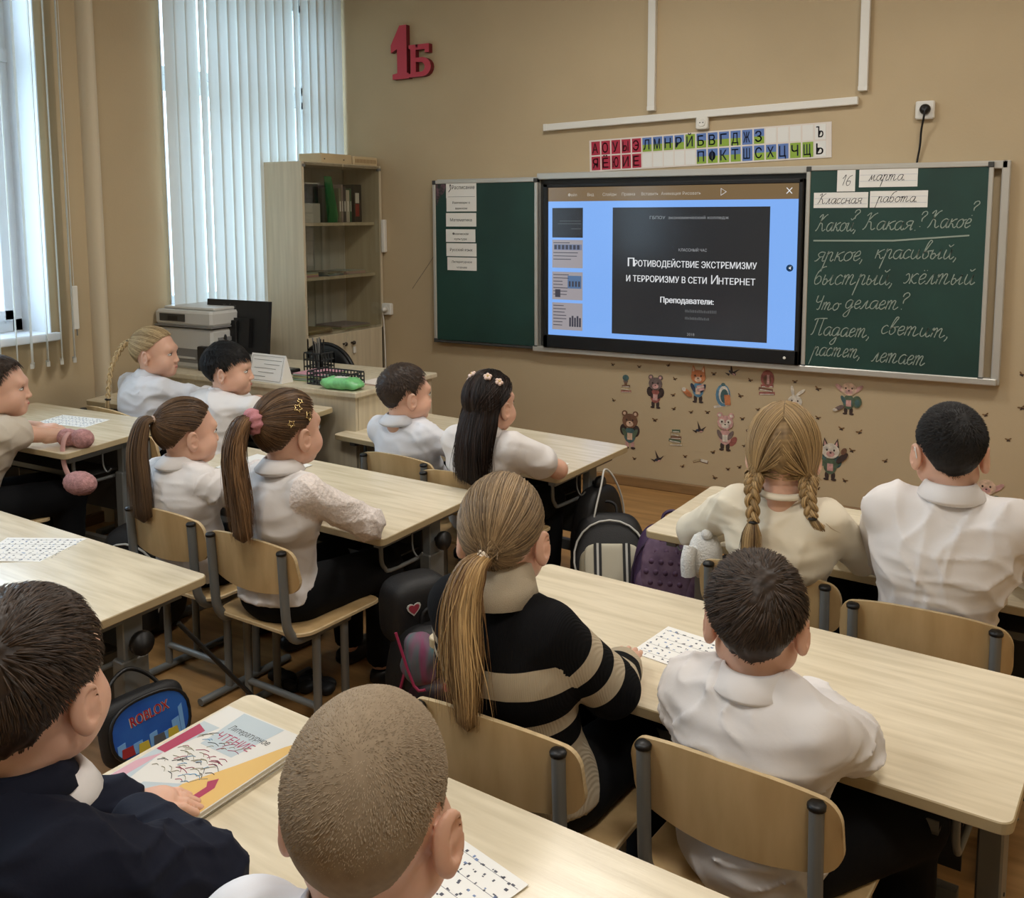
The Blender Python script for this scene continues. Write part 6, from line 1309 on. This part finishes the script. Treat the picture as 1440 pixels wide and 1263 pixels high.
# striped sweater girl
h = (2.368, -3.30, .888)
tie = npv(.004, -.104, -.012)
hr = slick(tie, .008, 'girl', 31, 1900)
def ex11(b, hx, d):
    top = hx(tie[None])[0]; c = [Vector(top), Vector(top+npv(-.015, -.030, -.02)), Vector(top+npv(-.028, -.045, -.09)), Vector(top+npv(-.022, -.050, -.20)), Vector(top+npv(-.015, -.050, -.31))]
    v, q, t = tail(c, [.012, .030, .040, .040, .022], 5, n=700, k=22, w=.0022, flat=.55, wave=.008, spread=2.2); npmesh('ponytail', v, q, [H_LBROWN if False else H_PONY], b, attrs={'tint': t})
    for i in range(3): v, q = torus(Vector(top)+Vector((-.004, -.006, 0))+Vector((-.002, -.0035, -.005))*i, (-.3, -.6, -.55), .0115, .0032); npmesh('hair_tie', v, q, [mat('cream_tie', (226, 208, 184), .7)], b)
    # shirt tail and ribbed hem
    F = Fld(d['pel']-.2, d['pel']+.2, .006); F.ell(d['pel']+npv(0, -.008, .0), (.136, .115, .10), .01); F.wrinkle(.002, 30, 3); F.plane((0, 0, 1), d['pel'][2]+.035); F.plane((0, 0, -1), -(d['pel'][2]-.02)); v, q = F.mesh(); npmesh('ribbed_hem', v, q, [M_RIB], b)
    F = Fld(d['pel']-.2, d['pel']+.2, .006); F.ell(d['pel']+npv(0, -.006, .0), (.130, .109, .10), .01); F.wrinkle(.003, 30, 4); F.plane((0, 0, 1), d['pel'][2]-.01); F.plane((0, 0, -1), -(d['pel'][2]-.055)); v, q = F.mesh(); npmesh('white_shirt_tail', v, q, [M_SHIRT], b)
H_PONY = hair_mat('honey_hair', (96, 66, 36), (214, 176, 120)); H_ASH = hair_mat('ash_blond_hair', (70, 54, 36), (176, 148, 110))
person('girl with long honey ponytail in a black and cream striped sweater', chairpos('R2L', -.04), h, (gz(h)-.02, -.04), hr, H_ASH, M_STRIPE, scale=1.02, hs=1.03,
       armR=((2.560, -3.235, .600), (2.540, -3.135, .592)), armL=((2.235, -3.24, .600), (2.36, -3.12, .590)), res=.005, stripes=True, collar='rib', wr=(.003, 30), bulk=.020, hem=.06, seed=11, extras=ex11, fingers=(1, 0), twist=-.12)
# braid girl in cream jumper
h = (2.671, -2.44, .895)
def mid_part(tL, tR, T, seed, n=1700, k=9):
    rr = np.random.RandomState(seed); parts = [hair_cap(T*.8, 'girl', seed, .0012)]
    for tie, sg in ((tL, -1), (tR, 1)):
        m = n//2; az = sg*np.abs(rr.uniform(0.0, np.pi, m)); el0 = np.radians(hairline(az, 'girl')+2+rr.uniform(0, 75, m)*(rr.rand(m) < .7)); pz = rr.rand(m) < .5
        th = rr.uniform(-.5, 2.4, m); D = dirs(az, np.minimum(el0, 1.45)); D2 = np.stack([np.full(m, .02*sg), np.cos(th), np.sin(th)], -1); D[pz] = D2[pz]; D /= np.linalg.norm(D, axis=1)[:, None]; ok = (D[:, 0]*sg > -.01); D = D[ok]; m = len(D)
        Td = (tie-HC)/np.linalg.norm(tie-HC); om = np.arccos(np.clip(D@Td, -1, .999)); off = rr.uniform(.3, 1.2, m); P = []; tR_ = np.linalg.norm(tie-HC)
        for i in range(k):
            s = i/(k-1); a = np.sin((1-s)*om)/np.sin(om); b = np.sin(s*om)/np.sin(om); d = D*a[:, None]+Td*b[:, None]; d /= np.linalg.norm(d, axis=1)[:, None]; r = scalpR(d)+T*off; r = r*(1-s**4)+np.maximum(tR_, r)*s**4; P.append(HC+d*r[:, None])
        P = np.stack(P, 1); P[:, -1] = tie+rr.normal(size=(m, 3))*.007; parts.append(ribbons(P, .0017, np.clip(.5+.3*nz2(D, 9, seed+3)+rr.uniform(-.3, .3, m), 0, 1), taper=False))
    return cat3(parts)
tl, tr = npv(-.060, -.070, -.052), npv(.060, -.062, -.052)
def ex9(b, hx, d):
    for t_, nm_, dx, L_ in ((tl, 'left_braid', .0, .075), (tr, 'right_braid', .012, .055)):
        p = hx(t_[None])[0]; c = [Vector(p), Vector(p+npv(dx*.3, -.018, -.03)), Vector(p+npv(dx+.008, -.032, -.03-L_))]; v, q, t = braid(c, .019, 2.0, 3); npmesh('braid', v, q, [H_BLOND], b, attrs={'tint': t})
        e = c[-1]; vv, qq = torus(e, (0, .1, 1), .010, .0035); npmesh('hair_tie', vv, qq, [M_BLK], b)
        if nm_ == 'left_braid': v, q, t = tail([e, e+Vector((.0, -.008, -.03)), e+Vector((.0, -.010, -.075)), e+Vector((.002, -.006, -.115))], [.010, .024, .026, .012], 8, 220, 10, .002, .6); npmesh('braid_tuft', v, q, [H_BLOND], b, attrs={'tint': t})
        else: v, q, t = tail([e, e+Vector((.02, .0, -.02)), e+Vector((.035, .03, -.04))], [.010, .016, .008], 8, 120, 10, .002, .6); npmesh('braid_tuft', v, q, [H_BLOND], b, attrs={'tint': t})
person('girl with two blond plaits in a cream jumper at the front right desk', chairpos('R1L', -.07), h, (gz(h)-.25, -.04), mid_part(tl, tr, .014, 17, 3000), H_BLOND, M_CREAM, scale=1.04, hs=1.04,
       armR=((2.845, -2.315, .615), (2.74, -2.13, .590)), armL=((2.395, -2.30, .605), (2.50, -2.14, .588)), res=.0055, collar='round', wr=(.0055, 40), bulk=.013, hem=-.01, seed=9, extras=ex9, twist=-.05)
# black haired boy far right
h = (3.048, -2.45, .945)
def ex10(b, hx, d):
    m = MB(); P = [d['Nb']+d['rx']*math.sin(a)*.058-d['fw']*math.cos(a)*.056+npv(0, 0, -.002) for a in np.linspace(-.7, 1.1, 9)]; m.tube([tuple(p) for p in P], .005, mat('dark_tie', (70, 74, 82), .6), n=6); m.build('tie_band', b)
    m = MB(); P = [hx(npv(*p)[None])[0] for p in ((-.072, .05, -.06), (-.078, .0, -.02), (-.081, -.022, .004), (-.078, -.034, -.02))]; m.tube([tuple(p) for p in P], .0014, M_WHITE, n=5, sub=3); m.build('mask_loop', b)
person('boy with cropped black hair in a white shirt at the far right front desk', chairpos('R1R', -.07), h, (gz(h)-.30, -.04),
       short_hair(.008, 'boy', 10, 7000, .012, .45, .0012, .0012), H_BLACK, M_SHIRT, scale=1.10, hs=.96, armR=((3.235, -2.22, .62), (3.11, -2.10, .590)), armL=((2.885, -2.30, .625), (2.92, -2.13, .590)), res=.0055, wr=(.0085, 38), bulk=.022, hem=-.01, seed=7, extras=ex10, twist=.0)
# girl with pink scrunchie
h = (1.372, -2.80, .880)
tie = npv(-.004, -.100, .040)
def ex6(b, hx, d):
    top = hx(tie[None])[0]; c = [Vector(top), Vector(top+npv(-.020, -.035, .0)), Vector(top+npv(-.032, -.060, -.08)), Vector(top+npv(-.020, -.060, -.20)), Vector(top+npv(-.012, -.055, -.33))]
    v, q, t = tail(c, [.014, .032, .040, .046, .040], 6, n=620, k=22, w=.0022, flat=.6, wave=.016, spread=1.6); npmesh('ponytail', v, q, [H_LBROWN], b, attrs={'tint': t})
    v, q = torus(Vector(top)+Vector((-.006, -.010, 0)), (-.3, -.85, -.2), .022, .015, 1.2, 36, 12, 9); npmesh('scrunchie', v, q, [mat('pink_scrunchie', (184, 122, 128), .8, bump=.8, bscale=80)], b)
    gold = mat('gold_clip', (212, 186, 130), .25, metal=.8)
    for az, el, rr_ in ((1.75, .62, .014), (1.35, .28, .015), (2.1, .15, .011), (1.5, .82, .010)):
        dd = dirs(np.array([az]), np.array([el])); R = scalpR(dd)[0]+.011; p = hx((HC+dd*R))[0]; nn = Vector(hx(HC+dd*(R+.01))[0]-p).normalized(); a = nn.orthogonal().normalized(); c2 = nn.cross(a)
        m = MB(); pts = [Vector(p)+(a*math.cos(t)+c2*math.sin(t))*(rr_ if i % 2 == 0 else rr_*.45) for i, t in enumerate(np.linspace(0, 2*math.pi, 11)[:-1])]; m.tube(pts, .0016, gold, n=5, closed=True); m.build('star_clip', b)
person('girl with wavy ponytail, pink scrunchie and gold star clips, sitting in full view', chairpos('M2R', -.07), h, (gz(h)-.06, .03), slick(tie, .009, 'girl', 21, 2000), H_BROWN, M_SHIRT, scale=1.04, hs=1.04, seat=.33,
       armR=((1.560, -2.690, .602), (1.43, -2.585, .585)), armL=((1.235, -2.70, .60), (1.31, -2.56, .585)), res=.0055, collar='shirt', wr=(.006, 44), bulk=.011, hem=.06, seed=6, sleeve_lace=True, extras=ex6, twist=-.1)
# girl with straight ponytail
h = (.905, -2.75, .812)
tie5 = npv(0, -.098, .045)
def ex5(b, hx, d):
    top = hx(tie5[None])[0]; c = [Vector(top), Vector(top+npv(-.02, -.03, .0)), Vector(top+npv(-.03, -.05, -.08)), Vector(top+npv(-.026, -.05, -.18)), Vector(top+npv(-.022, -.045, -.31))]
    v, q, t = tail(c, [.014, .030, .040, .044, .046], 7, n=560, k=18, w=.0022, flat=.6); npmesh('ponytail', v, q, [H_BROWN5], b, attrs={'tint': t})
    v, q = torus(Vector(top)+Vector((-.004, -.006, 0)), (-.3, -.85, -.2), .014, .005); npmesh('hair_tie', v, q, [mat('pale_tie', (186, 160, 144), .7)], b)
    for sg, S0, e in ((1, d['SR'], d['E']['R']), (-1, d['SL'], d['E']['L'])):
        F = Fld(S0-.1, S0+.1, .005); dd = (e-S0)/np.linalg.norm(e-S0); F.cap(S0-npv(0, 0, .0), S0+dd*.035, .052, .062, .01); F.wrinkle(.006, 60, 3); F.plane(tuple(dd), float(dd@S0)+.040); v, q = F.mesh(); npmesh('shoulder_frill', v, q, [M_SHIRT], b)
H_BROWN5 = hair_mat('straight_brown_hair', (52, 36, 24), (132, 104, 76))
person('girl with long straight brown ponytail and frilled white blouse', chairpos('M2L', -.07), h, (gz(h)-.15, 0), slick(tie5, .008, 'girl', 22, 1500), H_BROWN, M_SHIRT, scale=.98, hs=.98, seat=.33,
       armR=((1.065, -2.66, .600), (.97, -2.52, .585)), armL=((.77, -2.65, .60), (.87, -2.50, .585)), res=.0065, wr=(.0075, 44), bulk=.014, hem=.02, seed=5, extras=ex5)
# boy front middle
h = (1.126, -1.90, .813)
person('boy with short brown hair in a white shirt at the front middle desk', chairpos('M1L', .0), h, (gz(h)-.32, 0), short_hair(.010, 'boy', 71, 2200, .022, .18, .0018, .0018), H_SHORT, M_SHIRT2, scale=1.02, hs=1.02,
       armR=((1.300, -1.83, .600), (1.36, -1.68, .585)), armL=((.965, -1.80, .60), (1.07, -1.66, .585)), res=.007, wr=(.0080, 44), bulk=.011, hem=.03, seed=71)
# long dark hair girl
h = (1.557, -2.00, .835)
def long_hair(T, seed, n=1500, k=16, L=.33):
    rr = np.random.RandomState(seed); parts = [hair_cap(T*.8, 'girl', seed, .0012)]; az = rr.uniform(-np.pi, np.pi, n); el0 = np.radians(np.clip(hairline(az, 'girl')+rr.uniform(2, 95, n), -38, 86)); D = dirs(az, el0); P = []
    azb = np.where(np.abs(az) < 1.9, np.sign(az)*(1.95+rr.uniform(0, 1.1, n)), az); off = rr.uniform(.4, 1.3, n)*T; ends = rr.uniform(.75, 1.0, n)*L; x_out = rr.normal(size=n)*.006
    De = dirs(azb, np.full(n, -.35)); om = np.arccos(np.clip((D*De).sum(1), -1, .999)); ks = 7
    for i in range(ks):
        s = i/(ks-1); a = np.sin((1-s)*om)/np.sin(om+1e-6); b = np.sin(s*om)/np.sin(om+1e-6); d = D*a[:, None]+De*b[:, None]; d /= np.linalg.norm(d, axis=1)[:, None]; P.append(HC+d*(scalpR(d)+off)[:, None])
    p0 = P[-1]
    for i in range(1, k-ks+1):
        s = i/(k-ks); q = p0.copy(); q[:, 2] -= ends*s; q[:, 1] -= .035*np.sin(s*2.2)+.010*s+.0*x_out; q[:, 0] = p0[:, 0]*(1-.25*s)+x_out*s*2+.004*np.sin(s*7+az*3); q[:, 1] = np.minimum(q[:, 1], -.055-.035*s+.02*rr.rand(n)); P.append(q)
    P = np.stack(P, 1); parts.append(ribbons(P, .0024, np.clip(.4+.35*nz2(D, 8, seed+3)+rr.uniform(-.3, .3, n), 0, 1), np.tile(npv(0, -1, .2), (n, k, 1))))
    core = tail([Vector((0, -.085, -.01)), Vector((0, -.098, -.08)), Vector((0, -.108, -.18)), Vector((0, -.105, -.27))], [.055, .066, .070, .050], 3, 200, 12, .003, .35); parts.append(core); return cat3(parts)
def ex8(b, hx, d):
    fl = mat('flower_clip', (226, 200, 186), .6)
    for az, el in ((2.5, .95), (-2.5, .95), (1.9, .75), (-1.9, .75)):
        dd = dirs(np.array([az]), np.array([el])); R = scalpR(dd)[0]+.016; p = hx((HC+dd*R))[0]; nn = Vector(hx(HC+dd*(R+.01))[0]-p).normalized(); a = nn.orthogonal().normalized(); c2 = nn.cross(a); m = MB()
        for i in range(5): t = 2*math.pi*i/5; m.ball(tuple(Vector(p)+(a*math.cos(t)+c2*math.sin(t))*.009), .007, fl, 8)
        m.ball(tuple(Vector(p)+nn*.003), .005, mat('clip_centre', (206, 180, 120), .5), 8); m.build('flower_clip', b)
person('girl with long loose dark hair and flower clips at the front middle desk', chairpos('M1R', -.03), h, (gz(h)-.20, 0), long_hair(.012, 81, 1900, 16, .25), H_DBROWN, M_SHIRT, scale=1.0, hs=1.0, sleeve='short',
       armR=((1.745, -1.86, .590), (1.63, -1.74, .585)), armL=((1.40, -1.88, .60), (1.49, -1.76, .583)), res=.0065, wr=(.0050, 44), bulk=.016, hem=.02, seed=81, extras=ex8)
# blond thin plait girl, left
h = (-.185, -1.95, .888)
def ex3(b, hx, d):
    p = hx(npv(0, -.098, .045)[None])[0]; c = [Vector(p), Vector(p+npv(-.03, -.030, -.02)), Vector(p+npv(-.055, -.075, -.12)), Vector(p+npv(-.060, -.095, -.25))]; v, q, t = braid(c, .014, 5, 3); npmesh('braid', v, q, [H_LBLOND], b, attrs={'tint': t})
    for e in (c[0]+Vector((-.01, -.012, 0)), c[-1]): vv, qq = torus(e, (0, .1, 1), .009, .0045); npmesh('hair_tie', vv, qq, [M_BLK], b)
    e = c[-1]; v, q, t = tail([e, e+Vector((-.004, 0, -.03)), e+Vector((-.008, .004, -.08))], [.008, .014, .005], 8, 90, 8, .002, .6); npmesh('braid_tuft', v, q, [H_LBLOND], b, attrs={'tint': t})
person('girl with light blond hair and thin plait in white blouse, nearest the window', (-.22, -2.02, -.10), h, (gz(h)-.40, .0), slick(npv(0, -.098, .045), .007, 'girl', 33, 1200), H_LBLOND, M_SHIRT2, seat=.36, scale=1.03, hs=1.02,
       armR=((-.02, -1.91, .695), (.02, -1.73, .668)), armL=((-.36, -1.86, .69), (-.25, -1.72, .668)), res=.007, wr=(.0080, 40), bulk=.015, hem=.0, seed=33, extras=ex3)
# black haired boy left
h = (.225, -1.92, .839)
person("boy with black hair in a white shirt in front of the teacher's desk", (.22, -2.05, -.10), h, (gz(h)-.42, .0), short_hair(.012, 'bang', 44, 4200, .028, .20, .0018, .0016), H_BLACK, M_SHIRT, seat=.35, scale=1.03, hs=1.02,
       armR=((.385, -1.95, .690), (.36, -1.78, .668)), armL=((.02, -1.86, .69), (.12, -1.72, .668)), res=.007, wr=(.0080, 40), bulk=.015, hem=.0, seed=44)
# boy at left edge, beige shirt
h = (-.10, -2.72, .862)
person('boy in a beige short-sleeved shirt at the single desk, cut by the left edge', (-.14, -2.86, -.12), h, (gz(h)-.28, .0), short_hair(.010, 'boy', 55, 2400, .022, .18, .0018, .002), H_SHORT, M_BEIGE, seat=.37, scale=1.05, hs=1.03, sleeve='short', collar='polo',
       armR=((-.02, -2.70, .690), (.045, -2.585, .668)), armL=((-.30, -2.68, .69), (-.16, -2.54, .668)), res=.006, wr=(.0085, 40), bulk=.018, hem=.0, seed=55)
# child cut off at left edge (arm only)
h = (.46, -3.66, .85)
person('child at the left edge of whom only a bare arm shows', (.47, -3.80, -.07), h, (gz(h), 0), short_hair(.010, 'boy', 56, 800, .022, .18, .0018, .002), H_SHORT, M_BEIGE, seat=.335, scale=1.03, sleeve='short', collar='round',
       armR=((.745, -3.60, .600), (.66, -3.40, .585)), armL=((.33, -3.60, .60), (.45, -3.44, .585)), res=.008, wr=(.0030, 40), bulk=.012, hem=.0, seed=56)
# navy boy bottom left
h = (2.17, -4.125, .905)
def ex13(b, hx, d):
    n = 26; V = []
    for i in range(n):
        a = 2*math.pi*i/n; q = d['rx']*math.sin(a)+d['fw']*math.cos(a)
        for r_, z in ((.050, -.004), (.058, .004), (.070, -.012), (.080, -.030), (.074, -.034), (.060, -.02)): V.append(d['Nb']+q*r_*1.0+npv(0, 0, z-.005))
    I = np.arange(n*6).reshape(n, 6); Q = np.stack([I, np.roll(I, -1, 0), np.roll(np.roll(I, -1, 0), -1, 1), np.roll(I, -1, 1)], -1).reshape(-1, 4); npmesh('white_inner_collar', np.array(V)+d['fw']*.02, Q, [M_SHIRT], b)
person('boy in a navy jumper, head turned to the board, bottom left corner', (2.14, -4.27, -.10), h, (.38, .02), short_hair(.013, 'boy', 66, 4200, .034, .16, .0016, .0022, fwd=.3), H_SHORT, M_NAVY, seat=.335, scale=1.12, hs=1.08, collar='polo',
       armR=((2.315, -4.00, .615), (2.12, -3.945, .600)), armL=((1.97, -4.03, .61), (2.06, -3.92, .59)), res=.005, wr=(.0075, 40), bulk=.022, hem=.0, seed=66, extras=ex13)
# cropped boy bottom middle
h = (2.731, -4.160, .942)
person('boy with closely cropped fair brown hair at the bottom middle, seen from behind', (2.70, -4.30, -.10), h, (gz(h)+.02, -.05), short_hair(.0045, 'boy', 77, 14000, .0045, .35, .0007, .0003), H_BUZZ, M_SHIRT2, seat=.40, scale=1.08, hs=1.0,
       armR=((2.90, -4.06, .605), (2.79, -3.90, .590)), armL=((2.53, -4.05, .605), (2.63, -3.90, .590)), res=.006, wr=(.0040, 40), bulk=.016, hem=.0, seed=77)
